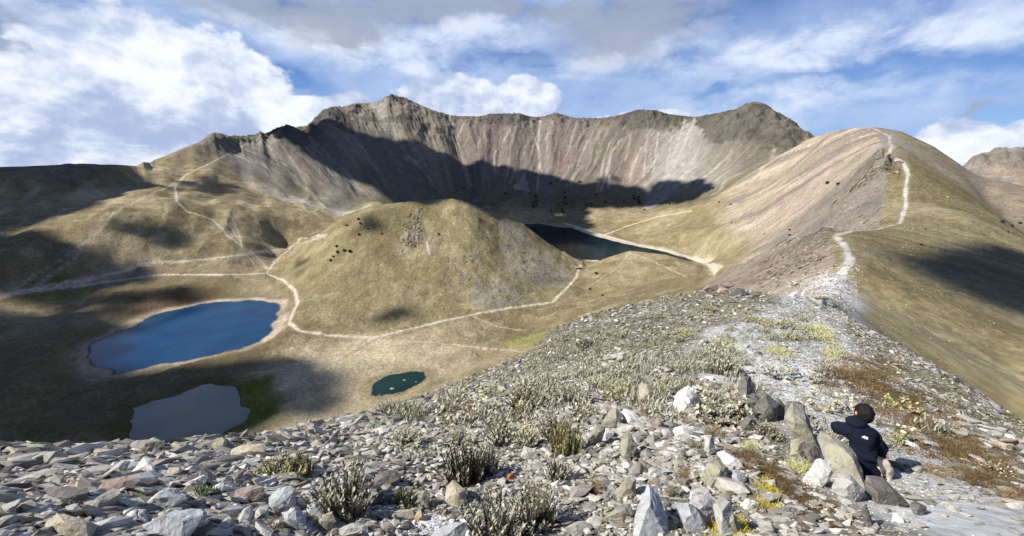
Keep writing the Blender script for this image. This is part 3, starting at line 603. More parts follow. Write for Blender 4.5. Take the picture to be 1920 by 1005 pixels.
for c_, pts, w0, w1, col in [(1, [(30, 470), (180, 600), (330, 690), (470, 800)], 5, 7, PK), (1, [(90, 520), (210, 610), (310, 680), (420, 790), (520, 840), (640, 880)], 5, 8, WH), (1, [(160, 530), (230, 560), (330, 690), (450, 790), (560, 850)], 6, 9, WH),
    (1, [(280, 330), (330, 470), (420, 620), (520, 720), (620, 830), (690, 890)], 4, 8, TN), (1, [(210, 365), (270, 430), (330, 560)], 4, 4, TN), (1, [(370, 430), (440, 540), (500, 620), (560, 760)], 3, 6, TN), (1, [(560, 350), (680, 450), (780, 560), (880, 670), (990, 770)], 5, 12, GR),
    (1, [(530, 420), (620, 510), (740, 650), (840, 760)], 4, 7, GR), (1, [(720, 320), (800, 400), (860, 480), (930, 560)], 4, 5, GR), (1, [(780, 560), (870, 640), (1010, 800)], 4, 5, GR), (1, [(1190, 330), (1300, 480), (1420, 600), (1520, 740), (1590, 800)], 5, 5, GR),
    (1, [(1620, 180), (1680, 400), (1720, 520), (1780, 720)], 9, 8, TN), (1, [(1240, 250), (1320, 350)], 5, 5, TN), (1, [(1360, 290), (1460, 480)], 4, 4, PK), (1, [(960, 420), (1080, 600)], 4, 4, TN),
    (2, [(80, 180), (30, 300)], 5, 5, WH), (2, [(190, 160), (110, 310), (60, 370)], 5, 5, PK), (2, [(320, 180), (230, 290), (170, 390)], 4, 7, PK), (2, [(450, 230), (390, 340), (320, 430), (330, 560)], 8, 5, WH), (2, [(560, 270), (570, 400), (540, 480), (450, 650)], 3, 7, TN),
    (2, [(620, 170), (640, 380), (600, 500)], 4, 5, TN), (2, [(455, 420), (440, 540), (430, 600)], 3, 8, TN), (2, [(690, 160), (680, 300), (690, 500), (670, 720)], 8, 5, WH), (2, [(640, 250), (690, 420), (700, 560)], 4, 7, WH), (2, [(790, 150), (750, 300), (745, 560)], 14, 10, (.37, .32, .29)),
    (2, [(830, 300), (770, 540)], 6, 6, PK), (2, [(990, 160), (950, 290), (910, 430)], 5, 6, WH), (2, [(1030, 360), (960, 480), (860, 640)], 7, 9, PK), (2, [(1070, 320), (1010, 460), (940, 660)], 5, 8, WH), (2, [(1150, 380), (1130, 500)], 3, 4, TN), (2, [(1180, 200), (1140, 340)], 4, 4, PK),
    (2, [(1255, 320), (1200, 480), (1170, 640), (1150, 720)], 4, 6, TN), (2, [(1350, 300), (1270, 400), (1230, 560), (1180, 710)], 5, 6, WH), (2, [(1420, 260), (1400, 380), (1370, 470)], 6, 5, TN), (2, [(1560, 170), (1540, 380), (1520, 600)], 6, 6, WH), (2, [(1500, 370), (1460, 460), (1410, 640)], 5, 12, WH),
    (2, [(1640, 420), (1560, 560)], 5, 6, WH), (2, [(1640, 250), (1600, 560)], 5, 5, WH), (2, [(1760, 200), (1700, 560)], 5, 5, WH), (2, [(1900, 200), (1830, 400), (1750, 480), (1640, 700)], 5, 7, WH), (2, [(1910, 500), (1800, 650)], 5, 6, WH), (2, [(1250, 600), (1240, 700)], 5, 8, WH),
    (3, [(560, 190), (480, 400), (400, 560), (270, 780)], 5, 8, WH), (3, [(480, 200), (400, 450), (320, 620)], 5, 6, WH), (3, [(640, 330), (560, 520), (420, 750)], 5, 8, WH), (3, [(940, 380), (800, 560), (700, 650), (580, 740)], 6, 7, WH), (3, [(1000, 380), (880, 500), (800, 640)], 6, 7, PK),
    (3, [(1170, 370), (1010, 530)], 6, 5, PK), (3, [(1080, 380), (960, 500), (860, 600)], 5, 6, (.33, .25, .23)), (3, [(830, 400), (720, 560)], 5, 5, GR), (3, [(1240, 440), (1200, 560), (1090, 700)], 6, 8, TN), (3, [(960, 660), (820, 720), (770, 820), (720, 840)], 8, 6, TN), (3, [(450, 580), (520, 640), (440, 740)], 4, 6, WH)]:
    fan(c_, pts, w0, w1, col)
blend(g0 * (1 - sstep(wf_, 0.0, 0.35)) * sstep(n80 + .5 * st1, -0.4, 0.2) * .85, (0.155, 0.15, 0.075))
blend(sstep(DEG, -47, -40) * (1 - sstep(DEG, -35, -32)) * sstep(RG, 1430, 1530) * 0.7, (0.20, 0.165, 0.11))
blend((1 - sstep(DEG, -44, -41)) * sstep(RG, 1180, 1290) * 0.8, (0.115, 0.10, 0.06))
blend(rockm * (0.55 + 0.6 * sstep(n5, -.3, .3)) , (0.155, 0.142, 0.115))
# shores
def beach(k, d, w, c, a=1.0, x=None): blend((1 - sstep(d, w * 0.55, w)) * (d > -8) * a * (RG > 150) * (1 if x is None else x), c)
d = lakeD['left']
beach('left', d, 24, (0.22, 0.19, 0.14), .7); farside = sstep(YG + 0.35 * XG, 430, 455)
beach('left', d + 8 * n20, 15, (0.33, 0.29, 0.215), .8); beach('left', d + 6 * n20, 13, (0.46, 0.40, 0.30), 1.0, sstep(1.4 - el(450, 563, 75), 0, .5)); beach('left', d + 6 * n20, 22, (0.42, 0.37, 0.28), 1.0, sstep(1.3 - el(530, 610, 40), 0, .5))
beach('left', d, 2.8, (0.12, 0.095, 0.07), .9)
d = lakeD['far']; beach('far', d + 8 * n20, 26, (0.47, 0.415, 0.305), .95, sstep(1.3 - el(1250, 470, 260), 0, .3)); beach('far', d, 9, (0.44, 0.39, 0.29), .8); beach('far', d, 2.5, (0.24, 0.21, 0.16), .7)
d = lakeD['big']; beach('big', d + 8 * n20, 16, (0.09, 0.085, 0.03), .7); beach('big', d - 6 + 9 * n20, 26, (0.105, 0.12, 0.02), .95, sstep(1.4 - el(490, 750, 40), 0, .5)); beach('big', d, 2.0, (0.07, 0.06, 0.04), .8)
d = lakeD['small']; beach('small', d, 12, (0.20, 0.18, 0.09), .6); beach('small', d, 1.5, (0.13, 0.12, 0.08), .8)
blend(sstep(1.3 - el(110, 552, 32), 0, .6) * .6, (0.13, 0.15, 0.03)); blend(sstep(1.3 - el(990, 640, 26), 0, .6) * .5, (0.20, 0.22, 0.06))
# near ridge: gravelly soil
nr_ = (1 - sstep(RG, 52, 66)) * (1 - outer); nr_ = np.where(RG < 40, 1.0, nr_)
a1 = FN(XG, YG, 2.2, 5, 600, 0.6, True, rr=(0.75, 95)); a2 = FN(XG, YG, 0.35, 4, 610, 0.6, True, rr=(0.75, 95)); a3 = FN(XG, YG, 7, 4, 620, 0.55, rr=(0.75, 95))
blend(nr_, (0.165, 0.148, 0.118)); blend(nr_ * sstep(a2, 0.0, 0.5) * .6, (0.27, 0.25, 0.21)); blend(nr_ * sstep(-a1, 0.1, .5) * .5, (0.10, 0.087, 0.065))
cd = [pdist(XG, YG, P(q, 1.0)) for q in ([(2050, 1040), (1900, 985), (1760, 935), (1690, 870), (1640, 800), (1560, 775), (1500, 735), (1440, 690)], [(1440, 690), (1520, 690), (1600, 692)], [(1450, 690), (1430, 650), (1480, 610), (1505, 575), (1530, 562)], [(1560, 650), (1530, 615), (1500, 590)])]
wds = [0.85, 1.3, 1.9, 1.1]
for dd, w_ in zip(cd, wds):
    dd = dd + 0.5 * a1 * w_
    blend(nr_ * (1 - sstep(dd, w_ * 0.7, w_ * 1.5)) * .95, (0.47, 0.485, 0.495)); 
crest = np.minimum.reduce([c_ / w_ for c_, w_ in zip(cd, wds)])
rightside = nr_ * sstep(np.degrees(AG), 36, 39) * sstep(crest, 1.1, 1.8)
blend(rightside * .8, (0.27, 0.245, 0.20)); 
ux, uy = 0.35, 0.94                                      # streaks of low brown growth run down the flank
b1 = FN(XG * 1.0 - YG * 0.3, (YG + XG) * 0.25, 1.1, 5, 640, 0.6, True, rr=(0.75, 95))
blend(nr_ * rightside * sstep(b1, 0.02, 0.28) * .9, (0.15, 0.098, 0.045)); blend(nr_ * rightside * sstep(b1, .3, .5) * .8, (0.16, 0.145, 0.035))
bs = pdist(XG, YG, P([(1380, 860), (1440, 900), (1500, 935), (1540, 960)], 1.0)) + .12 * a1
blend((1 - sstep(bs, .16, .30)) * (RG < 8), (0.14, 0.08, 0.04))
mo = sstep(a3 + .4 * a1, .28, .45) * nr_ * sstep(RG, 5, 9) * (crest > 1.3); blend(mo * .5, (0.17, 0.17, 0.06))
# trails
TR = [([(-60, 580), (0, 558), (40, 545), (110, 533), (190, 519), (260, 499), (300, 491), (340, 491), (420, 482), (500, 471), (545, 463)], 3.6, 1),
      ([(30, 551), (100, 541), (180, 531), (300, 515), (420, 515), (500, 513), (530, 525), (553, 545), (558, 568), (548, 590), (542, 605), (560, 620), (620, 629), (700, 633)], 3.4, 1),
      ([(640, 631), (700, 633), (760, 619), (830, 602), (900, 587), (960, 577), (1035, 567), (1055, 548), (1080, 520), (1088, 497)], 3.2, 1),
      ([(500, 513), (515, 490), (545, 465), (560, 448), (610, 440)], 2.8, .9), ([(505, 475), (560, 457), (612, 440)], 2.2, .7),
      ([(505, 505), (480, 480), (430, 445), (400, 412), (350, 396), (332, 378), (328, 350), (345, 330), (400, 303), (440, 283), (492, 256)], 3.0, .75),
      ([(262, 312), (300, 318), (342, 327)], 3.2, .7), ([(60, 542), (140, 485), (158, 455), (190, 430), (215, 397), (262, 374), (325, 345), (350, 326)], 2.6, .5),
      ([(1060, 419), (1100, 432), (1150, 446), (1200, 460), (1280, 478), (1348, 504)], 9, .9), ([(1135, 440), (1170, 426), (1230, 407), (1295, 396)], 4, .9),
      ([(700, 637), (800, 641), (900, 652), (985, 660)], 2.0, .6), ([(590, 700), (650, 668), (700, 640)], 1.2, -.5), ([(1180, 473), (1230, 492), (1290, 520)], 2.2, .5), ([(1010, 580), (1045, 572)], 4, .5), ([(600, 700), (680, 655), (700, 640)], 1.6, .6), ([(480, 500), (455, 465), (445, 430), (430, 400)], 1.8, .5), ([(0, 560), (60, 520), (110, 490), (150, 460)], 2, .4), ([(470, 700), (560, 690), (640, 660)], 2.5, .5), ([(880, 590), (930, 612), (985, 620)], 1.8, .5), ([(800, 455), (805, 475)], 2.5, .6), ([(1180, 475), (1160, 500), (1100, 540)], 1.6, .4), ([(250, 300), (330, 320), (400, 318)], 2.5, .5), ([(430, 420), (460, 470), (500, 505)], 2, .5), ([(530, 470), (580, 452), (610, 445)], 2, .5),
      ([(1556, 560), (1562, 535), (1578, 512), (1594, 488), (1588, 465), (1566, 442), (1600, 432), (1640, 431), (1688, 418), (1698, 388), (1698, 352), (1703, 325), (1694, 304), (1660, 292)], 1.7, 1),
      ([(1660, 292), (1672, 275), (1668, 255), (1640, 242)], 2.2, .5), ([(410, 300), (470, 330), (560, 385), (620, 400)], 3, .3), ([(440, 290), (540, 330), (620, 385)], 4, .3)]
for pts, w_, a_ in TR:
    dd = pdist(XG, YG, P(dens(pts), 58)) + n5 * .8
    w_ *= .92; m = 1 - sstep(dd, w_ * 0.35, w_ * 0.95)
    if a_ > 0: blend((1 - sstep(dd, w_ * .5, w_ * 2)) * .28 * a_ * (RG > 50), (0.36, 0.32, 0.22)); blend(m * a_ * (RG > 50), (0.50, 0.455, 0.36))
    else: blend(m * .6, (0.12, 0.1, 0.06))
    if a_ >= .5 and w_ > 1.5: MASKP = np.maximum(MASKP, (1 - sstep(dd, w_ * .4, w_ * .75)) * (RG > 58) * (lakeD['left'] > 1) * (lakeD['far'] > 1))
blend((1 - sstep(pdist(XG, YG, P([(1550, 560), (1560, 530), (1545, 520)], 50)) + 2 * n5, 2, 6)) * (RG > 50) * .8, (0.42, 0.41, 0.39))
ALB *= (1 + 0.16 * FN(XG, YG, 3.0, 4, 700, 0.7, True, rr=(20, 1500)) + 0.16 * FN(XG, YG, 12, 4, 710, 0.75, True, rr=(50, 2200)))[..., None]
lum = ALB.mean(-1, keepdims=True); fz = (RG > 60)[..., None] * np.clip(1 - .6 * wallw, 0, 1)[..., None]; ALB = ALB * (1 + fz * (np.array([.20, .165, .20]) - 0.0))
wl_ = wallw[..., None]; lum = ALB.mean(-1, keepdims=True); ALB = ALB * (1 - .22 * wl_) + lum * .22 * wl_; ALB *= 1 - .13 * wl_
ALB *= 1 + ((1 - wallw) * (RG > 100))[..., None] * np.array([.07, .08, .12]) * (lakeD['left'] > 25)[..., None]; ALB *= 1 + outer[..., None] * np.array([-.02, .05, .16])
ALB = np.clip(ALB, 0.01, 0.9)
print('colour', round(time.time() - T0, 1))

# ------------------------------------------------------------------ terrain material and meshes
def mat(name): 
    m = bpy.data.materials.new(name); m.use_nodes = True; nt = m.node_tree; nt.nodes.clear(); g = G(nt)
    o = nn(nt, 'ShaderNodeOutputMaterial'); b = nn(nt, 'ShaderNodeBsdfPrincipled'); lk(nt, b.outputs[0], o.inputs[0])
    return m, nt, g, b
def terrain_material():
    m, nt, g, b = mat('mountain_ground')
    at = nn(nt, 'ShaderNodeAttribute', attribute_name='albedo')
    pos = nn(nt, 'ShaderNodeNewGeometry').outputs['Position']
    dist = g.vm('LENGTH', pos)
    nearf = g.ss(dist, 8, 60, 1, 0)
    n_f = g.noise(pos, 9.0, 6, 0.65); n_m = g.noise(pos, 0.35, 8, 0.68); n_l = g.noise(pos, 0.05, 8, 0.65)
    k = g.m('MULTIPLY', g.ss(n_m, 0.32, 0.68, 0.76, 1.24), g.ss(n_l, 0.3, 0.7, 0.84, 1.15))
    k2 = g.m('MULTIPLY', k, g.ss(n_f, 0.3, 0.7, 0.8, 1.22))
    c = g.vm('SCALE', at.outputs['Color'], k2)
    v = nn(nt, 'ShaderNodeTexVoronoi', feature='F1', i_Scale=0.22, i_Randomness=1.0); lk(nt, pos, v.inputs['Vector'])
    hf = g.m('MULTIPLY', g.ss(dist, 60, 150), g.ss(dist, 1500, 900)); hn = g.ss(g.noise(pos, 0.8, 6, 0.8), .34, .66, .84, 1.17)
    tv = nn(nt, 'ShaderNodeTexVoronoi', feature='F1', i_Scale=0.45, i_Randomness=1.0); lk(nt, g.vm('ADD', pos, g.vm('SCALE', g.comb(n_m, n_l, n_f), 2.0)), tv.inputs['Vector'])
    hn = g.m('MULTIPLY', hn, g.ss(tv.outputs['Distance'], .15, .6, 1.08, .90)); c = g.vm('SCALE', c, g.m('ADD', 1.0, g.m('MULTIPLY', hf, g.m('SUBTRACT', hn, 1.0))))
    spk = g.m('MULTIPLY', g.m('MULTIPLY', g.ss(v.outputs['Distance'], 0.10, 0.16, 1, 0), g.m('GREATER_THAN', g.sep(v.outputs['Color'])[0], 0.72)), g.ss(dist, 80, 160))
    c = g.mix(g.m('MULTIPLY', spk, 0.6), c, g.mix(g.sep(v.outputs['Color'])[1], (0.42, 0.39, 0.31), (0.11, 0.1, 0.06)))
    g.put(b.inputs['Base Color'], c); b.inputs['Roughness'].default_value = 0.95; b.inputs['Specular IOR Level'].default_value = 0.1
    bn = nn(nt, 'ShaderNodeBump', i_Strength=0.6, i_Distance=0.03); hgt = g.noise(pos, 14.0, 5, 0.7); lk(nt, hgt, bn.inputs['Height'])
    bm2 = nn(nt, 'ShaderNodeBump', i_Strength=0.55, i_Distance=5.0); lk(nt, g.noise(pos, 0.16, 9, 0.77), bm2.inputs['Height']); g.put(bm2.inputs['Strength'], g.ss(dist, 40, 250, 0.0, 0.85))
    g.put(bn.inputs['Strength'], g.m('MULTIPLY', nearf, 0.6)); lk(nt, bm2.outputs[0], bn.inputs['Normal']); lk(nt, bn.outputs[0], b.inputs['Normal'])
    return m
TM = terrain_material()
def mesh_np(name, co, quads, mats, cols=None, smooth=True, parent=None):
    me = bpy.data.meshes.new(name); nv, nf, k = len(co), len(quads), quads.shape[1]
    me.vertices.add(nv); me.vertices.foreach_set('co', np.ascontiguousarray(co, np.float32).ravel())
    me.loops.add(nf * k); me.loops.foreach_set('vertex_index', np.ascontiguousarray(quads, np.int32).ravel())
    me.polygons.add(nf); me.polygons.foreach_set('loop_start', np.arange(0, nf * k, k, dtype=np.int32))
    me.polygons.foreach_set('use_smooth', np.full(nf, smooth))
    me.update(calc_edges=True)
    if cols is not None:
        ca = me.attributes.new('albedo', 'FLOAT_COLOR', 'POINT'); ca.data.foreach_set('color', np.concatenate([cols, np.ones((nv, 1))], 1).astype(np.float32).ravel())
    for m in (mats if isinstance(mats, (list, tuple)) else [mats]): me.materials.append(m)
    o = bpy.data.objects.new(name, me); COL.objects.link(o)
    if parent: o.parent = parent
    return o
def build_terrain():
    idx = np.arange(NJ * NI).reshape(NJ, NI)
    q = np.stack([idx[:-1, :-1], idx[:-1, 1:], idx[1:, 1:], idx[1:, :-1]], -1).reshape(-1, 4)[:, ::-1]
    def fc(A): return A[:-1, :-1].ravel()
    lab = np.zeros(q.shape[0], int)                      # 0 basin ground
    lab[fc((RG < 52) | ((RG < 75) & (DEG > 30) & (outer < .5)))] = 1
    lab[fc((RG >= 52) & (inner > .4) | (outer > .5))] = 2
    lab[fc((dome > .5) & (RG > 300))] = 3
    lab[fc((wallw > .45) & (wf_ > 0.02))] = 4
    lab[fc((DEG < -34) & (RG > 1000) & (wallw <= .45))] = 5
    lab[fc((DEG > 44) & (RG > 900))] = 6
    lab[fc(np.abs(AG) > R(64)) & (fc(RG) > 52)] = 0
    lab[fc(MASKP > .5)] = 7
    names = ['ground', 'near_ridge', 'mountain_ridge', 'grassy_hill', 'crater_wall', 'hillside', 'mountain', 'path']
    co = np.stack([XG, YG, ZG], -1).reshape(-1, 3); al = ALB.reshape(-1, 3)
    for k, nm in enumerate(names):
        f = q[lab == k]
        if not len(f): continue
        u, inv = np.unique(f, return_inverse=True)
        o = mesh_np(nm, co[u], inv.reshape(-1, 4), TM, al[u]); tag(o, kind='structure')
build_terrain()

def water_mat(name, col, rough=0.06, spec=.4, ior=1.33, bump=0.16, scale=0.5):
    m, nt, g, b = mat(name); pos = nn(nt, 'ShaderNodeNewGeometry').outputs['Position']
    n = g.noise(pos, 0.03, 4, 0.5)
    g.put(b.inputs['Base Color'], g.mix(g.ss(n, 0.35, 0.65), tuple(c * 0.85 for c in col), tuple(c * 1.15 for c in col)))
    b.inputs['Roughness'].default_value = rough; b.inputs['IOR'].default_value = ior; b.inputs['Specular IOR Level'].default_value = spec
    bn = nn(nt, 'ShaderNodeBump', i_Strength=bump, i_Distance=0.2); lk(nt, g.noise(g.vm('MULTIPLY', pos, (1, .5, 1)), scale, 4, 0.6), bn.inputs['Height']); lk(nt, bn.outputs[0], b.inputs['Normal'])
    return m
def water(name, k, m, grow):
    p = LKXY[k]; c = p.mean(0); q = c + (p - c) * (1 + grow / np.hypot(*(p - c).T))[:, None]
    me = bpy.data.meshes.new(name); z = LKZ[k]
    me.from_pydata([(x, y, z) for x, y in q], [], [list(range(len(q)))]); me.materials.append(m)
    if me.polygons[0].normal.z < 0: me.flip_normals()
    o = bpy.data.objects.new(name, me); COL.objects.link(o); tag(o, kind='structure'); return o
water('lake', 'left', water_mat('lake_blue_water', (0.002, 0.036, 0.100), 0.06, .24), 14)
water('lake', 'far', water_mat('lake_teal_water', (0.002, 0.016, 0.022), 0.12, .3, 1.12), 14)
water('pond', 'big', water_mat('pond_grey_water', (0.115, 0.122, 0.098), 0.10, .45), 10)
water('pond', 'small', water_mat('pond_green_water', (0.008, 0.026, 0.022), 0.08, .3), 5)
#%%CLOUDS
def ico(sub):
    bm = bmesh.new(); bmesh.ops.create_icosphere(bm, subdivisions=sub, radius=1.0)
    v = np.array([p.co[:] for p in bm.verts]); f = np.array([[q.index for q in p.verts] for p in bm.faces]); bm.free(); return v, f
import bmesh
ICO = {k: ico(k) for k in (1, 2, 3, 4)}
def f3(p, wl, octs, seed=0, gain=.5):                     # cheap 3-D looking noise for vertex arrays
    return (fbm(p[:, 0] + .7 * p[:, 2], p[:, 1] - .6 * p[:, 2], wl, octs, seed, gain) + fbm(p[:, 2] + 9.1 + .3 * p[:, 0], p[:, 0] - .5 * p[:, 1] + 4, wl, octs, seed + 7, gain)) * .8
def cloud_mat(nm='cloud_vapour', a0=.25, a1=.9):
    m = bpy.data.materials.new(nm); m.use_nodes = True; nt = m.node_tree; nt.nodes.clear(); g = G(nt)
    o = nn(nt, 'ShaderNodeOutputMaterial'); d = nn(nt, 'ShaderNodeBsdfDiffuse', i_Color=(.9, .9, .92, 1)); t = nn(nt, 'ShaderNodeBsdfTransparent'); mx = nn(nt, 'ShaderNodeMixShader')
    pos = nn(nt, 'ShaderNodeNewGeometry').outputs['Position']
    g.put(mx.inputs[0], g.ss(g.noise(pos, 0.012, 5, 0.6), 0.36, 0.6, a0, a1)); lk(nt, t.outputs[0], mx.inputs[1]); lk(nt, d.outputs[0], mx.inputs[2]); lk(nt, mx.outputs[0], o.inputs[0]); return m
CM = cloud_mat('cloud_vapour', .55, .98); CM2 = cloud_mat('thin_cloud_vapour', .04, .38)
CLOUDS = [(1150, 16, [(575, 225), (625, 222), (690, 246), (760, 272), (820, 280), (900, 302), (980, 320), (1020, 332), (1060, 350), (1130, 362), (1180, 378), (1215, 356), (1295, 352), (1308, 372), (1250, 392), (1150, 400), (1020, 399), (900, 392), (760, 384), (700, 366), (650, 330), (600, 275)], 2000, 17, 27),
          (1150, 12, [(1120, 332), (1180, 326), (1180, 336), (1120, 345)], 12, 12, 18),
          (1000, 12, [(0, 318), (140, 312), (260, 322), (240, 345), (150, 368), (60, 390), (-60, 410), (-200, 430), (-200, 330)], 170, 22, 34),
          (1250, 14, [(-150, 590), (40, 592), (180, 605), (150, 640), (150, 690), (260, 722), (330, 708), (440, 690), (520, 690), (490, 730), (480, 790), (440, 850), (200, 860), (-60, 850)], 230, 20, 34),
          (1250, 10, [(30, 565), (150, 560), (300, 545), (360, 540), (340, 556), (250, 585), (150, 598)], 60, 12, 20),
          (1100, 10, [(-60, 440), (60, 450), (150, 470), (170, 500), (60, 520), (-60, 530)], 70, 20, 28), (1100, 9, [(320, 340), (430, 342), (440, 352), (330, 362)], 26, 15, 22), (1100, 9, [(240, 428), (330, 432), (300, 445), (230, 440)], 22, 12, 20),
          (1150, 9, [(590, 700), (640, 710), (620, 760), (560, 790)], 26, 10, 15), (1150, 8, [(690, 395), (740, 405), (700, 440), (650, 450)], 12, 9, 13), (1100, 8, [(560, 480), (600, 470), (560, 530), (530, 545)], 9, 8, 12), (1150, 8, [(700, 590), (780, 575), (770, 600), (710, 606)], 14, 8, 12),
          (900, 10, [(1800, 500), (1860, 470), (1960, 500), (1980, 590), (1900, 590), (1840, 550)], 80, 9, 16), (1150, 9, [(1080, 520), (1000, 545), (930, 548), (960, 530)], 8, 8, 12)]
def make_cloud(h, wob, px, n, r0, r1, k):
    q = P(px, 60); q3 = [hit(u, v, 60) for u, v in px]; z0 = np.mean([p.z for p in q3]); s_ = (h - z0) / SUN.z
    qa = np.array(q) + np.array([SUN.x, SUN.y]) * s_; x0, y0 = qa.min(0); x1, y1 = qa.max(0)
    rg = np.random.default_rng(900 + k); cs = []
    tries = rg.random((60000, 2)) * [x1 - x0, y1 - y0] + [x0, y0]; ok = inside(tries[:, 0], tries[:, 1], qa); cs = tries[ok][:n]
    V, F = ICO[2]; vs, fs = [], []
    for i, (x, y) in enumerate(cs):
        r = rg.uniform(r0, r1); p = V * [r, r, r * .6]; p = p * (1 + .35 * f3(V + i, .9, 3, i % 50))[:, None] + [x, y, h + rg.uniform(-.5, .9) * r0]
        fs.append(F + len(vs) * len(V)); vs.append(p)
    o = mesh_np('cloud', np.concatenate(vs), np.concatenate(fs), CM if n > 60 else CM2); tag(o, kind='structure')
for k, (h, wob, px, n, r0, r1) in enumerate(CLOUDS): make_cloud(h, wob, px, n, r0, r1, k)

#%%OBJECTS
def pxp(u, v, d):                                         # a point d metres in front of the camera plane
    a = (u - 960.0) / FPX; b = (502.5 - v) / FPX; return Vector((a, cp + b * sp, -sp + b * cp)) * d
def depth(p): return p.y * cp - p.z * sp
def stone_mat(name, c0, c1, spots=None, amt=0.0, vary=0.0):
    m, nt, g, b = mat(name); tc = nn(nt, 'ShaderNodeNewGeometry').outputs['Position']
    n1 = g.noise(tc, 11.0, 8, 0.68, dist=.6); n2 = g.noise(tc, 55.0, 6, 0.7)
    c = g.mix(g.ss(n1, .35, .65), c0, c1); c = g.mix(g.ss(n2, .5, .75, 0, .45), c, tuple(q * .45 for q in c0))
    if vary:
        oi = nn(nt, 'ShaderNodeObjectInfo').outputs['Random']
        c = g.vm('MULTIPLY', c, g.mix(oi, (.62, .60, .56), (1.32, 1.32, 1.34)))
    v = nn(nt, 'ShaderNodeTexVoronoi', i_Scale=26.0); lk(nt, g.vm('ADD', tc, g.vm('SCALE', nt.nodes.new('ShaderNodeTexNoise').outputs['Color'], .1)), v.inputs['Vector'])
    lm = g.m('MULTIPLY', g.ss(g.noise(tc, 5.0, 4, .6), .62 - .25 * amt, .72 - .2 * amt), g.ss(g.noise(tc, 40, 3, .6), .42, .5))
    c = g.mix(g.m('MULTIPLY', lm, 0.7 if spots else .35), c, spots or (.42, .43, .33))
    g.put(b.inputs['Base Color'], c); b.inputs['Roughness'].default_value = .85; b.inputs['Specular IOR Level'].default_value = .25
    bn = nn(nt, 'ShaderNodeBump', i_Strength=.8, i_Distance=.012); lk(nt, g.m('ADD', g.noise(tc, 30, 8, .72), g.m('MULTIPLY', n1, 1.2)), bn.inputs['Height']); lk(nt, bn.outputs[0], b.inputs['Normal']); return m
SM = {'W': stone_mat('white_stone', (.60, .59, .57), (.74, .73, .71)), 'G': stone_mat('light_grey_stone', (.32, .315, .30), (.48, .47, .45)), 'T': stone_mat('tan_stone', (.33, .29, .23), (.46, .41, .33)),
      'D': stone_mat('dark_grey_stone', (.095, .092, .085), (.19, .18, .165)), 'B': stone_mat('bluish_grey_stone', (.30, .32, .34), (.46, .48, .51)), 'L': stone_mat('lichened_stone', (.22, .205, .17), (.34, .32, .27), (.36, .365, .24), .55),
      'P': stone_mat('purplish_brown_stone', (.20, .155, .14), (.33, .28, .26)), 'O': stone_mat('orange_tan_stone', (.40, .29, .20), (.52, .42, .32)), 'V': stone_mat('greenish_grey_stone', (.20, .235, .19), (.33, .36, .29)),
      'M': stone_mat('rubble_stone', (.27, .26, .24), (.43, .415, .385), None, 0, 1.0)}
def softrock(V, N, D, pw=26):
    dt = np.maximum(V @ N.T, 1e-4) / D; r = (dt ** pw).sum(1) ** (-1 / pw); return r
def hull_planes(pts):
    bm = bmesh.new(); [bm.verts.new(p) for p in pts]; bmesh.ops.convex_hull(bm, input=bm.verts); bmesh.ops.dissolve_limit(bm, angle_limit=R(13), verts=bm.verts, edges=bm.edges); bm.normal_update()
    c = np.mean(np.array(pts), 0); N, D = [], []
    for f in bm.faces:
        n = np.array(f.normal[:]); d = float(np.dot(n, np.array(f.verts[0].co[:]) - c))
        if d < 0: n, d = -n, -d
        if d > 1e-5: N.append(n); D.append(d)
    bm.free(); return c, np.array(N), np.array(D)
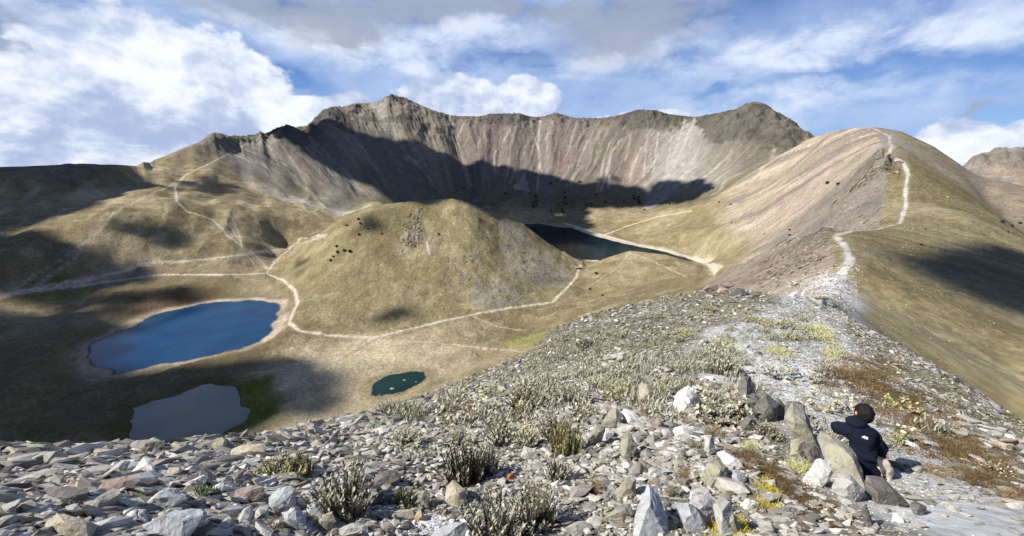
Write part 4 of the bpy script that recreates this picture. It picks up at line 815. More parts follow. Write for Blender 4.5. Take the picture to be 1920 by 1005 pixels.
def hero_rock(outline, m, label, thick=.8, lean=.55, seed=0, grp=None, dd=0.0, sink=.12, name='rock'):
    """stone whose silhouette from the path has this outline; it gets the ground's distance, real size and its own depth"""
    us = [p[0] for p in outline]; vs = [p[1] for p in outline]; vb = max(vs); ub = us[vs.index(vb)]; w = max(us) - min(us); hh = vb - min(vs)
    gp = hit(float(np.mean(us)), vb - .06 * hh, .78); d0 = depth(gp) + dd; s_ = d0 / FPX
    rg = random.Random(seed + int(us[0] * 7 + vs[0])); pts = []; uc, vc = np.mean(us), np.mean(vs); th = thick * math.sqrt(w * hh) * s_
    for u, v in outline: pts.append(pxp(u, v, d0 + lean * (vb - v) * s_ + rg.uniform(-.04, .04) * th))
    for u, v in outline: pts.append(pxp(uc + (u - uc) * .84, vc + (v - vc) * .84 + hh * .05, d0 + th * rg.uniform(.75, 1.1) + lean * (vb - v) * s_ * .6))
    for k in range(3): pts.append(pxp(uc + rg.uniform(-.22, .22) * w, vc + rg.uniform(-.2, .25) * hh, d0 + lean * (vb - vc) * s_ * .7 - th * rg.uniform(.12, .26)))
    lowpt = pxp(uc, vb + hh * sink * 2, d0 + th * .4); pts.append(lowpt)
    rg2 = np.random.default_rng(seed + 5); A = np.array([tuple(p) for p in pts]); c = A.mean(0); A = A - c; sz = float(np.cbrt(np.prod(A.max(0) - A.min(0))))
    bm = bmesh.new(); [bm.verts.new(p) for p in A]; r_ = bmesh.ops.convex_hull(bm, input=bm.verts); bmesh.ops.delete(bm, geom=[v for v in bm.verts if not v.link_faces], context='VERTS')
    for k in range(10):                                    # broken corners: plane cuts
        n = rg2.normal(size=3); n /= np.linalg.norm(n); vv = np.array([v.co[:] for v in bm.verts]); d = (vv @ n).max() * rg2.uniform(.80, .94)
        if n[1] > .2 or True: bmesh.ops.bisect_plane(bm, geom=bm.verts[:] + bm.edges[:] + bm.faces[:], plane_co=Vector(n * d), plane_no=Vector(n), clear_outer=True); e_ = [e for e in bm.edges if e.is_boundary]; bmesh.ops.edgenet_fill(bm, edges=e_) if len(e_) > 2 else None
    bmesh.ops.dissolve_limit(bm, angle_limit=R(7), verts=bm.verts, edges=bm.edges); bmesh.ops.triangulate(bm, faces=bm.faces)
    for _ in range(5):
        le = [e for e in bm.edges if e.calc_length() > sz * .085]
        if not le or len(bm.verts) > 5000: break
        bmesh.ops.subdivide_edges(bm, edges=le, cuts=1); bmesh.ops.triangulate(bm, faces=[f for f in bm.faces if len(f.verts) > 3])
    bm.normal_update(); V = np.array([v.co[:] for v in bm.verts]); F = np.array([[v.index for v in f.verts] for f in bm.faces]); bm.verts.index_update(); Nn = np.array([v.normal[:] for v in bm.verts]); bm.free()
    W_ = V / sz * 2.2; p = V + Nn * (sz * (.020 * f3(W_ * [1, 1, 2.2] + seed, .8, 5, seed % 60, .7) - .028 * np.abs(f3(W_ * [1, 1, 2.2], .45, 3, 9 + seed % 40, .6))))[:, None]
    o = mesh_np(name, p, F, SM[m], smooth=False); o.location = Vector(c); tag(o, label, 'rock', grp); return o
def cA(ox, oy, k, pts): return [(ox + x * k, oy + y * k) for x, y in pts]
C7 = (0, 810, .194); C8 = (300, 810, .194); C5 = (560, 780, .2708); C6 = (1080, 700, .3035); C3 = (1280, 600, .403); C4 = (1500, 730, .1989); C9 = (1300, 520, .2388)
HERO = [
 (C7, [(1240, 400), (1390, 225), (1440, 240), (1490, 330), (1520, 410), (1400, 410)], 'W', 'bright white triangular rock standing on the rubble at left', .6),
 (C7, [(430, 560), (520, 520), (850, 530), (840, 640), (780, 700), (600, 700), (460, 640)], 'D', 'big dark grey block lying flat near the lower left corner', .9),
 (C7, [(780, 760), (1000, 620), (1130, 520), (1210, 580), (1040, 730), (930, 790), (850, 790)], 'G', 'long light grey slab tilting up beside the big dark block', .5),
 (C7, [(400, 1040), (440, 880), (550, 775), (640, 830), (980, 880), (900, 1040)], 'T', 'large pale tan boulder cut by the bottom edge at lower left', .8),
 (C7, [(110, 790), (200, 690), (300, 650), (355, 690), (340, 750), (220, 800)], 'T', 'beige oval stone left of the big dark block', .6),
 (C7, [(-60, 830), (-60, 740), (0, 715), (200, 640), (210, 665), (60, 810)], 'G', 'pale slab slanting in from the left picture edge', .5),
 (C7, [(690, 510), (760, 460), (880, 440), (890, 480), (850, 515)], 'W', 'small white wedge stone just above the big dark block', .6),
 (C7, [(630, 500), (650, 450), (720, 445), (760, 470), (700, 510)], 'O', 'small orange tan stone touching the white wedge stone', .6),
 (C7, [(960, 440), (1180, 270), (1280, 270), (1150, 400), (1050, 460)], 'G', 'whitish slab leaning up against the left of the white triangular rock', .5),
 (C7, [(930, 570), (990, 480), (1200, 420), (1330, 440), (1400, 540), (1300, 590), (1000, 585)], 'P', 'long brownish rock below the white triangular rock', .6),
 (C7, [(30, 170), (80, 135), (180, 160), (270, 250), (200, 250), (80, 250)], 'T', 'pale boulder with a sloping top at the far left skyline', .7),
 (C7, [(60, 130), (250, 108), (450, 120), (500, 160), (490, 200), (200, 190)], 'V', 'greenish grey block on the skyline behind the pale boulder', .6),
 (C7, [(20, 310), (80, 245), (220, 260), (190, 320), (90, 330)], 'T', 'rounded tan stone directly under the pale sloping boulder', .7),
 (C7, [(0, 350), (150, 308), (160, 340), (120, 375), (0, 380)], 'W', 'flat whitish stone at the left edge below the rounded tan stone', .5),
 (C7, [(1340, 740), (1500, 600), (1640, 510), (1790, 560), (1800, 640), (1600, 720), (1430, 775)], 'B', 'large bluish white sloping rock in the lower left rubble', .7),
 (C7, [(1310, 800), (1330, 740), (1400, 750), (1430, 860), (1400, 900), (1320, 860)], 'B', 'rounded grey stone with a dark side below the bluish white rock', .6),
 (C7, [(1250, 110), (1290, 85), (1500, 60), (1590, 100), (1600, 135), (1420, 200), (1280, 185)], 'L', 'lumpy lichened boulder on the skyline in front of the grey pond', .8),
 (C7, [(1640, 120), (1700, 85), (1760, 110), (1790, 170), (1700, 190)], 'L', 'smaller craggy skyline stone right of the lumpy lichened boulder', .8),
 (C7, [(880, 190), (960, 160), (1120, 170), (1150, 200), (1050, 240), (920, 220)], 'T', 'low flat tan stone on the skyline left of the lumpy boulder', .7),
 (C7, [(1590, 420), (1640, 340), (1770, 340), (1750, 400), (1640, 460)], 'T', 'tan flat stone right of the white triangular rock', .6),
 (C7, [(380, 700), (440, 650), (510, 640), (480, 720), (400, 735)], 'G', 'small grey stone between the beige oval and the dark block', .6),
 (C7, [(860, 380), (880, 340), (960, 320), (950, 360), (900, 385)], 'T', 'small beige stone up-slope of the white wedge stone', .6),
 (C7, [(1170, 870), (1220, 790), (1320, 740), (1300, 830), (1330, 900), (1250, 900)], 'W', 'white stone squeezed left of the rounded grey stone', .6),
 ((0, 0, 1), [(225, 1015), (262, 985), (330, 955), (388, 951), (392, 962), (352, 992), (345, 1020)], 'B', 'large streaked bluish slab cut by the bottom edge', .6),
 (C8, [(1045, 640), (1100, 570), (1250, 500), (1310, 560), (1320, 700), (1210, 775), (1060, 770)], 'B', 'sharp wedge rock with bright left face and black right face', .8),
 (C8, [(1130, 900), (1200, 780), (1330, 710), (1420, 790), (1420, 930), (1250, 975)], 'B', 'rounded bluish white boulder below the sharp wedge rock', .8),
 (C8, [(1420, 930), (1560, 800), (1660, 760), (1700, 870), (1640, 965), (1480, 975)], 'L', 'lichen spotted oval boulder right of the rounded bluish boulder', .8),
 (C8, [(650, 640), (720, 560), (880, 510), (1000, 520), (1045, 600), (900, 660), (700, 700)], 'P', 'half brown half white rock left of the sharp wedge rock', .7),
 (C8, [(640, 495), (760, 390), (820, 338), (825, 370), (700, 500)], 'P', 'long narrow mauve slab pointing up to the right', .5),
 (C8, [(490, 125), (610, 33), (650, 70), (640, 180), (560, 210)], 'L', 'pointed skyline rock with a dark right side by the pond', .8),
 (C8, [(700, 160), (780, 125), (1000, 108), (1060, 150), (1040, 200), (820, 245), (650, 230)], 'T', 'broad tan boulder on the skyline left of the dry shrubs', .8),
 (C8, [(40, 420), (100, 340), (230, 345), (200, 400), (60, 460)], 'T', 'flat cream stone with a shaded right edge behind the grey rocks', .6),
 (C8, [(500, 530), (610, 478), (648, 530), (590, 600), (510, 580)], 'W', 'white block right of the small green plant', .7),
 (C8, [(955, 495), (1000, 400), (1040, 398), (1062, 495)], 'W', 'small upright white stone below the dry yellowish shrub', .7),
 (C8, [(200, 510), (300, 470), (440, 400), (455, 480), (360, 530), (260, 560)], 'W', 'white pointed slab behind the small green plant', .6),
 (C8, [(430, 700), (470, 670), (530, 690), (520, 740), (450, 740)], 'T', 'small rounded beige stone above the streaked slab', .7),
 (C5, [(1000, 580), (1040, 440), (1080, 438), (1160, 520), (1165, 590), (1090, 640)], 'T', 'five sided olive grey slab facing the viewer below the brown stemmed shrub', .6),
 (C5, [(580, 690), (600, 650), (820, 643), (800, 710), (700, 730)], 'T', 'flat tan block above the patch of white pebbles', .7),
 (C5, [(760, 725), (840, 640), (890, 720), (820, 745)], 'O', 'orange tinted triangular stone at the edge of the white pebbles', .7),
 (C5, [(500, 500), (530, 400), (620, 370), (720, 400), (700, 460), (600, 510)], 'D', 'dark layered rock right of the tall leafy shrub', .8),
 (C5, [(485, 620), (560, 520), (660, 500), (690, 580), (600, 635)], 'D', 'striped dark grey rock in front of the dark layered rock', .8),
 (C5, [(880, 870), (930, 800), (1060, 740), (1180, 728), (1200, 870)], 'B', 'large pale bluish rock cut by the bottom edge beside the pebbles', .7),
 (C5, [(1533, 280), (1560, 203), (1650, 240), (1655, 310), (1580, 310)], 'G', 'upright light stone with a pale outline under the yellow shrub', .6),
 (C5, [(560, 800), (580, 730), (640, 735), (672, 770), (660, 815), (600, 820)], 'P', 'round brownish cobble left of the white pebbles', .8),
 (C5, [(780, 650), (790, 520), (880, 490), (912, 560), (890, 650)], 'L', 'lichened flat stone above the orange tinted triangular stone', .6),
 (C5, [(1160, 560), (1180, 480), (1240, 500), (1245, 580), (1190, 590)], 'L', 'small speckled block right of the five sided slab', .7),
 (C5, [(280, 780), (360, 740), (480, 760), (490, 850), (280, 850)], 'G', 'grey stone with a rounded top left of the brownish cobble', .7),
 (C5, [(1340, 190), (1440, 110), (1460, 100), (1500, 120), (1480, 190)], 'G', 'grey slab lying low between two pale shrubs', .5),
 (C5, [(380, 300), (400, 260), (520, 230), (560, 270), (500, 310)], 'G', 'flat grey stone behind the tall leafy shrub', .6),
 (C6, [(598, 200), (610, 130), (650, 90), (700, 73), (750, 110), (762, 240), (690, 275), (620, 240)], 'W', 'large egg shaped white rock at the top of the stone heap', .8),
 (C6, [(380, 180), (390, 70), (440, 52), (490, 120), (470, 200), (410, 200)], 'T', 'upright tan stone left of the egg shaped white rock', .7),
 (C6, [(280, 260), (290, 208), (360, 240), (432, 312), (370, 332), (310, 312)], 'W', 'angular white stone in the middle of the stone heap', .6),
 (C6, [(158, 405), (170, 340), (200, 333), (242, 370), (190, 428)], 'W', 'small white stone low on the left of the stone heap', .6),
 (C6, [(368, 240), (400, 185), (460, 215), (450, 285), (400, 275)], 'P', 'brown stone between the white stone and the leaning tan stone', .6),
 (C6, [(400, 190), (470, 178), (540, 205), (545, 252), (480, 250), (440, 215)], 'T', 'pale leaning stone under the upright tan stone', .6),
 (C6, [(460, 310), (510, 265), (545, 300), (540, 350), (500, 350)], 'P', 'brown angular stone right of the stone heap centre', .6),
 (C6, [(598, 360), (605, 335), (650, 323), (700, 360), (742, 425), (620, 415)], 'W', 'white faceted block below the egg shaped rock', .6),
 (C6, [(520, 380), (530, 340), (590, 345), (610, 390), (560, 410)], 'G', 'grey stone left of the white faceted block', .6),
 (C6, [(150, 310), (230, 188), (280, 240), (287, 330), (230, 350)], 'L', 'pointed lichened slab on the left flank of the stone heap', .6),
 (C6, [(60, 450), (120, 300), (190, 330), (160, 400), (110, 470)], 'L', 'long lichened slab leaning beside the yellow green shrub', .6),
 (C6, [(268, 500), (280, 380), (330, 348), (382, 450), (370, 500), (300, 550)], 'L', 'grey green slab standing under the angular white stone', .6),
 (C6, [(340, 1040), (370, 800), (440, 668), (500, 720), (572, 880), (575, 1040)], 'B', 'tall pointed grey violet rock at the bottom centre right', .8),
 (C6, [(140, 920), (260, 820), (340, 800), (362, 860), (280, 930)], 'L', 'low pointed slab left of the tall grey violet rock', .7),
 (C6, [(238, 740), (310, 640), (380, 645), (375, 770), (262, 790)], 'L', 'lichened block above the tall grey violet rock', .7),
 (C6, [(755, 660), (790, 580), (870, 508), (905, 545), (900, 640), (860, 710), (790, 700)], 'L', 'upright olive grey block below the slanting pale slab', .8),
 (C6, [(880, 640), (890, 560), (930, 570), (945, 650), (900, 680)], 'D', 'narrow dark block right of the upright olive block', .7),
 (C6, [(850, 485), (900, 468), (960, 510), (1055, 600), (1020, 605), (920, 560)], 'W', 'thin pale slab slanting down to the right', .45),
 (C6, [(608, 800), (690, 760), (805, 930), (780, 1000), (660, 900)], 'B', 'bluish slab sloping down right of the tall grey violet rock', .6),
 (C6, [(838, 830), (850, 790), (960, 780), (985, 1000), (900, 1030)], 'G', 'grey slab near the bottom edge below the upright block', .7),
 (C6, [(1005, 810), (1060, 768), (1135, 800), (1120, 845), (1070, 860)], 'W', 'isolated rounded white stone near the brown moss', .7),
 (C6, [(780, 470), (800, 370), (840, 380), (865, 480), (830, 520)], 'G', 'grey upright stone right of the white faceted block', .6),
 (C6, [(960, 650), (970, 590), (1030, 610), (1055, 660), (1010, 690)], 'B', 'bluish stone under the end of the thin pale slab', .6),
 (C6, [(985, 200), (1000, 60), (1030, 5), (1080, 20), (1112, 100), (1095, 230), (1020, 255)], 'D', 'jagged dark crag rising beside the gravel trail', .9),
 (C6, [(1095, 200), (1170, 118), (1255, 180), (1245, 290), (1150, 320), (1090, 260)], 'D', 'broken dark rock right of the jagged crag', .9),
 (C6, [(990, 300), (1080, 250), (1145, 290), (1110, 370), (1030, 350)], 'D', 'lower dark rock at the foot of the jagged crag', .8),
 (C6, [(1275, 260), (1300, 170), (1370, 165), (1420, 200), (1400, 300), (1310, 310)], 'D', 'squat grey rock between the crag and the leaning boulder', .8),
 (C3, [(470, 450), (510, 380), (560, 395), (575, 470), (640, 590), (655, 640), (580, 600), (500, 540)], 'L', 'cracked grey rock left of the boulder with the person', .7),
 (C4, [(150, 440), (200, 350), (350, 420), (500, 560), (545, 650), (590, 770), (625, 950), (560, 960), (420, 800), (230, 660)], 'L', 'large sloping boulder the person leans on', .75),
 (C3, [(550, 745), (620, 640), (690, 650), (705, 710), (640, 790), (590, 780)], 'W', 'whitish lichen blotched rock below the leaning boulder', .7),
 (C3, [(690, 780), (720, 710), (780, 715), (850, 790), (830, 850), (740, 830)], 'G', 'grey rock at the lower edge of the leaning boulder', .7),
 (C3, [(840, 800), (850, 720), (930, 730), (1000, 800), (1060, 860), (980, 870), (880, 830)], 'D', 'low dark stones under the seated person', .7),
 (C3, [(75, 720), (150, 630), (212, 680), (205, 760), (120, 790)], 'L', 'upright mottled rock left of the thin pale slab', .7),
 (C3, [(830, 890), (850, 840), (880, 930), (890, 980), (860, 975)], 'D', 'thin dark blade of rock near the bottom right', .7),
 (C3, [(1050, 860), (1080, 838), (1140, 870), (1120, 915), (1080, 910)], 'D', 'small dark rock on the gravel right of the seated person', .7),
 (C3, [(250, 440), (270, 360), (330, 340), (400, 400), (410, 450), (330, 460)], 'D', 'broken dark ledge under the jagged crag', .8),
 (C3, [(400, 420), (440, 350), (480, 400), (470, 470), (420, 470)], 'D', 'dark wedge closing the gap beside the squat grey rock', .8),
 (C3, [(560, 600), (600, 560), (660, 640), (650, 690), (590, 670)], 'D', 'dark corner of rock below the cracked grey rock', .8),
 (C3, [(500, 560), (560, 540), (600, 620), (560, 660), (500, 630)], 'L', 'rough mottled rock at the foot of the cracked grey rock', .8),
 (C3, [(0, 900), (40, 820), (120, 800), (170, 880), (120, 960), (20, 980)], 'G', 'broad grey boulder near the bottom edge beside the bluish slab', .8),
 (C3, [(150, 1000), (180, 900), (230, 880), (270, 960), (260, 1010)], 'L', 'lichened slab leaning by the broad grey boulder', .7),
 (C6, [(430, 640), (450, 590), (520, 580), (560, 620), (520, 660)], 'G', 'flat grey stone in the gravel under the white faceted block', .6),
 (C5, [(40, 700), (60, 600), (120, 560), (180, 600), (170, 690)], 'B', 'grey rock tucked against the left side of the broad silvery shrub', .7),
 (C7, [(1000, 900), (1040, 800), (1150, 770), (1200, 850), (1150, 920)], 'D', 'dark stone shaded between the tan boulder and the streaked slab', .7),
 (C9, [(55, 110), (120, 52), (200, 58), (195, 112)], 'P', 'low brown rock at the left end of the far crest of the near ridge', .8),
 (C9, [(205, 66), (270, 33), (350, 55), (335, 85)], 'P', 'flat brown rock topping the far crest of the near ridge', .8),
 (C9, [(265, 135), (330, 78), (400, 88), (435, 145), (290, 150)], 'D', 'dark rock below the flat brown crest rock', .8),
 (C9, [(180, 110), (210, 80), (265, 95), (260, 125), (200, 125)], 'O', 'orange tan stone wedged between the brown crest rocks', .8),
 (C9, [(740, 150), (770, 118), (820, 112), (840, 150), (790, 165)], 'W', 'larger white stone on the white gravel patch', .8),
 (C9, [(840, 140), (870, 98), (890, 130), (880, 150)], 'W', 'pointed white stone right of the larger one on the gravel patch', .8),
]
HP = []; HREF = []
for k, (c, pts, m, lab, th) in enumerate(HERO):
    q = cA(*c, pts); hero_rock(q, m, lab, thick=th, seed=k * 3 + 1, lean=.95 if 'leans on' in lab else .5); HP.append((np.mean([a for a, b in q]), np.mean([b for a, b in q]), max(a for a, b in q) - min(a for a, b in q))); HREF.append((HP[-1][0], HP[-1][1], lab))
print('heroes', round(time.time() - T0, 1))
# ---- prototypes of loose stones
def loose(sub, seed, flat=.62, n=11):
    rg = np.random.default_rng(seed); N = rg.normal(size=(n, 3)); N /= np.linalg.norm(N, axis=1)[:, None]; N = np.concatenate([N, [[0, 0, 1], [0, 0, -1], [1, 0, 0], [-1, 0, 0], [0, 1, 0], [0, -1, 0]]]); D = np.concatenate([rg.uniform(.62, 1, n), [flat, flat, 1, 1, 1, 1]])
    V, F = ICO[sub]; p = V * softrock(V, N, D, 60)[:, None]; p *= [1.15, .85, 1]
    if sub > 1: p = p * (1 + .05 * f3(V, .5, 4, seed))[:, None]
    return p, F
def chip(seed, n, flat, sub=0):
    rg = np.random.default_rng(seed); P_ = rg.normal(size=(n, 3)); P_ /= np.linalg.norm(P_, axis=1)[:, None]; P_ *= rg.uniform(.75, 1.08, (n, 1)); P_ *= [1.2, .85, flat]
    bm = bmesh.new(); [bm.verts.new(p) for p in P_]; bmesh.ops.convex_hull(bm, input=bm.verts); bmesh.ops.delete(bm, geom=[v for v in bm.verts if not v.link_faces], context='VERTS')
    if sub:
        bmesh.ops.dissolve_limit(bm, angle_limit=R(14), verts=bm.verts, edges=bm.edges); bmesh.ops.bevel(bm, geom=bm.edges[:], offset=.035, segments=1, affect='EDGES', clamp_overlap=True); bmesh.ops.triangulate(bm, faces=bm.faces); bmesh.ops.subdivide_edges(bm, edges=[e for e in bm.edges if e.calc_length() > .25], cuts=1); bmesh.ops.triangulate(bm, faces=bm.faces)
        for v in bm.verts: v.co *= 1 + .05 * mnoise.fractal(v.co * 2.4 + Vector((seed, 0, 0)), .8, 2.2, 4)
    bm.verts.index_update(); V = np.array([v.co[:] for v in bm.verts]); F = np.array([[v.index for v in f.verts] for f in bm.faces]); bm.free(); return V, F
LO1 = [chip(50 + k, 9, rng.uniform(.4, .8)) for k in range(14)]; LO2 = [chip(80 + k, 13, rng.uniform(.35, .8)) for k in range(18)]
LO3 = []
for k in range(14):
    p, F = chip(120 + k, 14, rng.uniform(.45, .9), 1); me_o = mesh_np('stone', p, F, SM['M'], smooth=False); LO3.append(me_o.data); bpy.data.objects.remove(me_o)
def slope_n(x, y):
    e = .15; z = ground_z([x - e, x + e, x, x], [y, y, y - e, y + e]); return Vector((-(z[1] - z[0]) / (2 * e), -(z[3] - z[2]) / (2 * e), 1)).normalized()
def region(u, v):
    if u < 620: return 'left'
    if u < 1080: return 'middle'
    return 'heap' if u < 1540 else 'right'
import re
USED = {}
def short(l):
    return re.split(r' (?:standing|lying|tilting|cut |left of|right of|touching|leaning|below|squeezed|slanting|with |at |on |directly|up-slope|between|above|pointing|by |in |facing|beside|behind|under|rising|low |down|sloping|near|stand|growing|among|linking|topping|wedged|the person)', l)[0]
REFS = []
def relabel(u, v, base, far=140):
    dn = {'left of': (-1, 0), 'right of': (1, 0), 'below': (0, 1), 'above': (0, -1)}; best = None
    for (ru, rv, rl) in sorted(REFS, key=lambda q_: math.hypot(q_[0] - u, q_[1] - v))[:7]:
        d = math.hypot(ru - u, rv - v)
        if d > far: break
        dx, dy = u - ru, v - rv; w_ = ('left of' if dx < 0 else 'right of') if abs(dx) > abs(dy) else ('above' if dy < 0 else 'below')
        for ad in (('just ',) if d < 45 else ('a little way ',) if d < 90 else ('some way ',)):
            l = '%s %s%s the %s' % (base, ad, w_, rl)
            if len(l.split()) <= 16 and l not in USED: USED[l] = 1; return l
    return None
SGRP = {'left': ('loose angular stone among the rubble in the left foreground', 'loose stones of the left foreground rubble'), 'middle': ('loose stone between the shrubs in the middle foreground', 'loose stones between the foreground shrubs'),
        'heap': ('loose stone in the scree around the central stone heap', 'loose stones around the stone heap'), 'right': ('loose stone on the right hand slope beyond the trail', 'loose stones on the right hand slope')}
_sh = [short(l) for _, _, l in HREF]; REFS += [(u, v, q_) for (u, v, l), q_ in zip(HREF, _sh) if _sh.count(q_) == 1]
rr = random.Random(5); cnt = 0
while cnt < 212:
    u = rr.uniform(0, 1920); v = rr.uniform(560, 1000)
    if rr.random() < .35: u = rr.uniform(0, 560); v = rr.uniform(850, 1000)
    elif rr.random() < .35: u = rr.uniform(1080, 1500); v = rr.uniform(800, 1000)
    p = hit(u, v, .78); r = math.hypot(p.x, p.y)
    if r > 16 or r < 1.4: continue
    if any(abs(u - a) < w * .55 + 6 and abs(v - b) < w * .4 + 6 for a, b, w in HP): continue
    if 1400 < u < 1720 and 690 < v < 930: continue
    s_px = (9 + 25 * rr.random() ** 1.5) if u < 620 else (8 + 20 * rr.random() ** 1.6) if 1080 < u < 1500 else rr.uniform(5, 15)
    if v > 900 and u < 1500: s_px *= 1.3
    S = s_px * depth(p) / FPX; o = bpy.data.objects.new('stone', LO3[rr.randrange(14)]); COL.objects.link(o)
    q = slope_n(p.x, p.y).to_track_quat('Z', 'Y'); o.rotation_euler = (q @ Matrix.Rotation(rr.uniform(0, 6.28), 4, 'Z').to_quaternion() @ Matrix.Rotation(rr.gauss(0, .35), 4, 'X').to_quaternion()).to_euler()
    o.scale = (S, S * rr.uniform(.7, 1), S * rr.uniform(.55, 1)); o.location = p + Vector((0, 0, S * .16)); lab, gr = SGRP[region(u, v)]; bs = ('large' if s_px > 15 else 'small' if s_px < 9 else 'medium') + (' flat' if o.scale[2] < S * .7 else ' blocky') + ' stone'; tag(o, relabel(u, v, bs, 260 if u > 1500 else 160) or lab, 'stone', gr)
    HP.append((u, v, s_px * 1.6)); cnt += 1
# ---- rubble: uncountable small stones, one mesh
def rubble_mat():
    m, nt, g, b = mat('scree_stones'); at = nn(nt, 'ShaderNodeAttribute', attribute_name='albedo').outputs['Color']; pos = nn(nt, 'ShaderNodeNewGeometry').outputs['Position']
    g.put(b.inputs['Base Color'], g.vm('SCALE', at, g.ss(g.noise(pos, 45, 5, .7), .3, .7, .72, 1.2))); b.inputs['Roughness'].default_value = .9; b.inputs['Specular IOR Level'].default_value = .2; return m
RM = rubble_mat()
def scatter(name, n, az0, az1, r0, r1, smin, smax, protos, seed, keep=None, pal=None, lo=.01, hi=.5, kind='stuff', zoff=.12, power=1.6):
    rg = np.random.default_rng(seed); a = np.radians(rg.uniform(az0, az1, n)); r = np.exp(rg.uniform(math.log(r0), math.log(r1), n)); x, y = np.sin(a) * r, np.cos(a) * r
    i = np.interp(a, AZ, np.arange(NI)); j = np.interp(np.log(r), LRr, np.arange(NJ)); 
    if keep is not None: k = rg.random(n) < keep(j, i, x, y, r); x, y, r, i, j = x[k], y[k], r[k], i[k], j[k]
    n = len(x); z = bil(ZG, j, i); gx = (bil_g(ZG, np.arctan2(x + .1, y), np.log(np.hypot(x + .1, y))) - z) / .1; gy = (bil_g(ZG, np.arctan2(x, y + .1), np.log(np.hypot(x, y + .1))) - z) / .1
    gx = np.clip(gx, -1.5, 1.5); gy = np.clip(gy, -1.5, 1.5)
    s = np.clip(r * (smin + (smax - smin) * rg.random(n) ** power), lo, hi); cols = np.array(pal or [(.36, .35, .325), (.26, .245, .215), (.46, .455, .44), (.16, .148, .125), (.32, .295, .245), (.64, .635, .62), (.28, .235, .19)])
    pr = np.array([.25, .22, .15, .14, .12, .06, .06]) if pal is None else np.full(len(pal), 1 / len(pal)); ci = rg.choice(len(cols), n, p=pr); vs, fs, cs = [], [], []; off = 0; pi = rg.integers(0, len(protos), n)
    for q in range(len(protos)):
        V, F = protos[q]; m = pi == q; k = m.sum()
        if not k: continue
        th = rg.uniform(0, 6.283, k); c_, s_ = np.cos(th), np.sin(th); tl = rg.normal(0, .3, k)
        ax, ay, az_ = rg.uniform(.7, 1.2, k), rg.uniform(.6, 1, k), rg.uniform(.5, .95, k)
        X = V[None, :, 0] * ax[:, None]; Y = V[None, :, 1] * ay[:, None]; Z = V[None, :, 2] * az_[:, None]; Z2 = Z * np.cos(tl)[:, None] + X * np.sin(tl)[:, None]; X = X * np.cos(tl)[:, None] - Z * np.sin(tl)[:, None]; Z = Z2
        S = s[m][:, None]; PX = (X * c_[:, None] - Y * s_[:, None]) * S; PY = (X * s_[:, None] + Y * c_[:, None]) * S; PZ = Z * S + (gx[m][:, None] * PX + gy[m][:, None] * PY) * .9
        vs.append(np.stack([PX + x[m][:, None], PY + y[m][:, None], PZ + (z[m] + zoff * s[m])[:, None]], -1).reshape(-1, 3)); fs.append((F[None] + (np.arange(k) * len(V))[:, None, None] + off).reshape(-1, 3)); off += k * len(V)
        cs.append(np.repeat(cols[ci[m]] * rg.uniform(.75, 1.2, (k, 1)), len(V), 0))
    o = mesh_np(name, np.concatenate(vs), np.concatenate(fs), RM, np.concatenate(cs), smooth=False); tag(o, kind=kind); return o
def A_(F_, j, i): return bil(F_, j, i)
crest = np.minimum(crest, 60.)
keep_near = lambda j, i, x, y, r: np.where(bil(crest, j, i) < 1.35, .09, 1.0) * np.where((np.degrees(np.arctan2(x, y)) > 34) & (r > 5.5), .4, 1.0) * np.clip(1 - bil(outer, j, i), 0, 1)
scatter('rubble', 26000, -66, 58, 1.3, 12, .003, .021, LO2, 31, keep_near, lo=.008)
scatter('rubble', 40000, -64, 54, 5, 50, .0018, .0095, LO1, 32, keep_near, lo=.012, hi=.32)
scatter('rubble', 2600, -64, -18, 1.8, 8.5, .010, .036, LO2 , 44, keep_near, lo=.02, hi=.3, power=2.4)
scatter('rubble', 1500, 4, 30, 2.2, 6, .010, .030, LO2, 45, keep_near, lo=.02, hi=.22, power=2.2)
scatter('gravel', 16000, 24, 52, 2.2, 40, .0012, .0045, LO1, 33, lambda j, i, x, y, r: np.where(bil(crest, j, i) < 1.5, 1.0, .1), [(.50, .51, .52), (.62, .63, .64), (.40, .41, .42), (.55, .53, .50)], lo=.006)
scatter('gravel', 5000, 35, 42, 42, 150, .001, .0038, LO1, 41, lambda j, i, x, y, r: .8, [(.46, .44, .40), (.34, .31, .26), (.56, .55, .52), (.24, .22, .18)], lo=.03, hi=.5)
scatter('gravel', 5000, -9, 34, 1.6, 5.5, .002, .006, LO1, 36, None, [(.45, .43, .40), (.60, .59, .56), (.33, .31, .28)], lo=.006)
pc = hit(790, 985, .78); 
scatter('pebbles', 9000, math.degrees(math.atan2(pc.x, pc.y)) - 7, math.degrees(math.atan2(pc.x, pc.y)) + 7, 1.9, 2.6, .006, .011, LO1, 34, lambda j, i, x, y, r: (np.hypot((x - pc.x) / .24, (y - pc.y) / .15) < 1) * .5, [(.66, .67, .69), (.52, .53, .55), (.74, .74, .74)])
# jagged dark stones along the right edge of the ridge
edge = [hit(u, v, 10) for u, v in [(1560, 572), (1600, 599), (1660, 634), (1720, 670), (1800, 718), (1860, 760), (1915, 800)]]
ed = np.array([(p.x, p.y) for p in edge])
scatter('rubble', 9000, 34, 54, 10, 50, .003, .012, LO2, 35, lambda j, i, x, y, r: (pdist(x, y, ed) < r * .035) * .9, [(.20, .19, .17), (.30, .28, .25), (.14, .13, .12), (.38, .36, .33)], lo=.03, hi=.45)
scatter('gravel', 22000, 33, 56, 4.5, 40, .001, .0042, LO1, 39, lambda j, i, x, y, r: .9 * np.clip(1 - bil(outer, j, i), 0, 1), [(.36, .34, .29), (.24, .22, .18), (.46, .44, .40), (.30, .27, .21), (.16, .14, .11)], lo=.008, hi=.2)
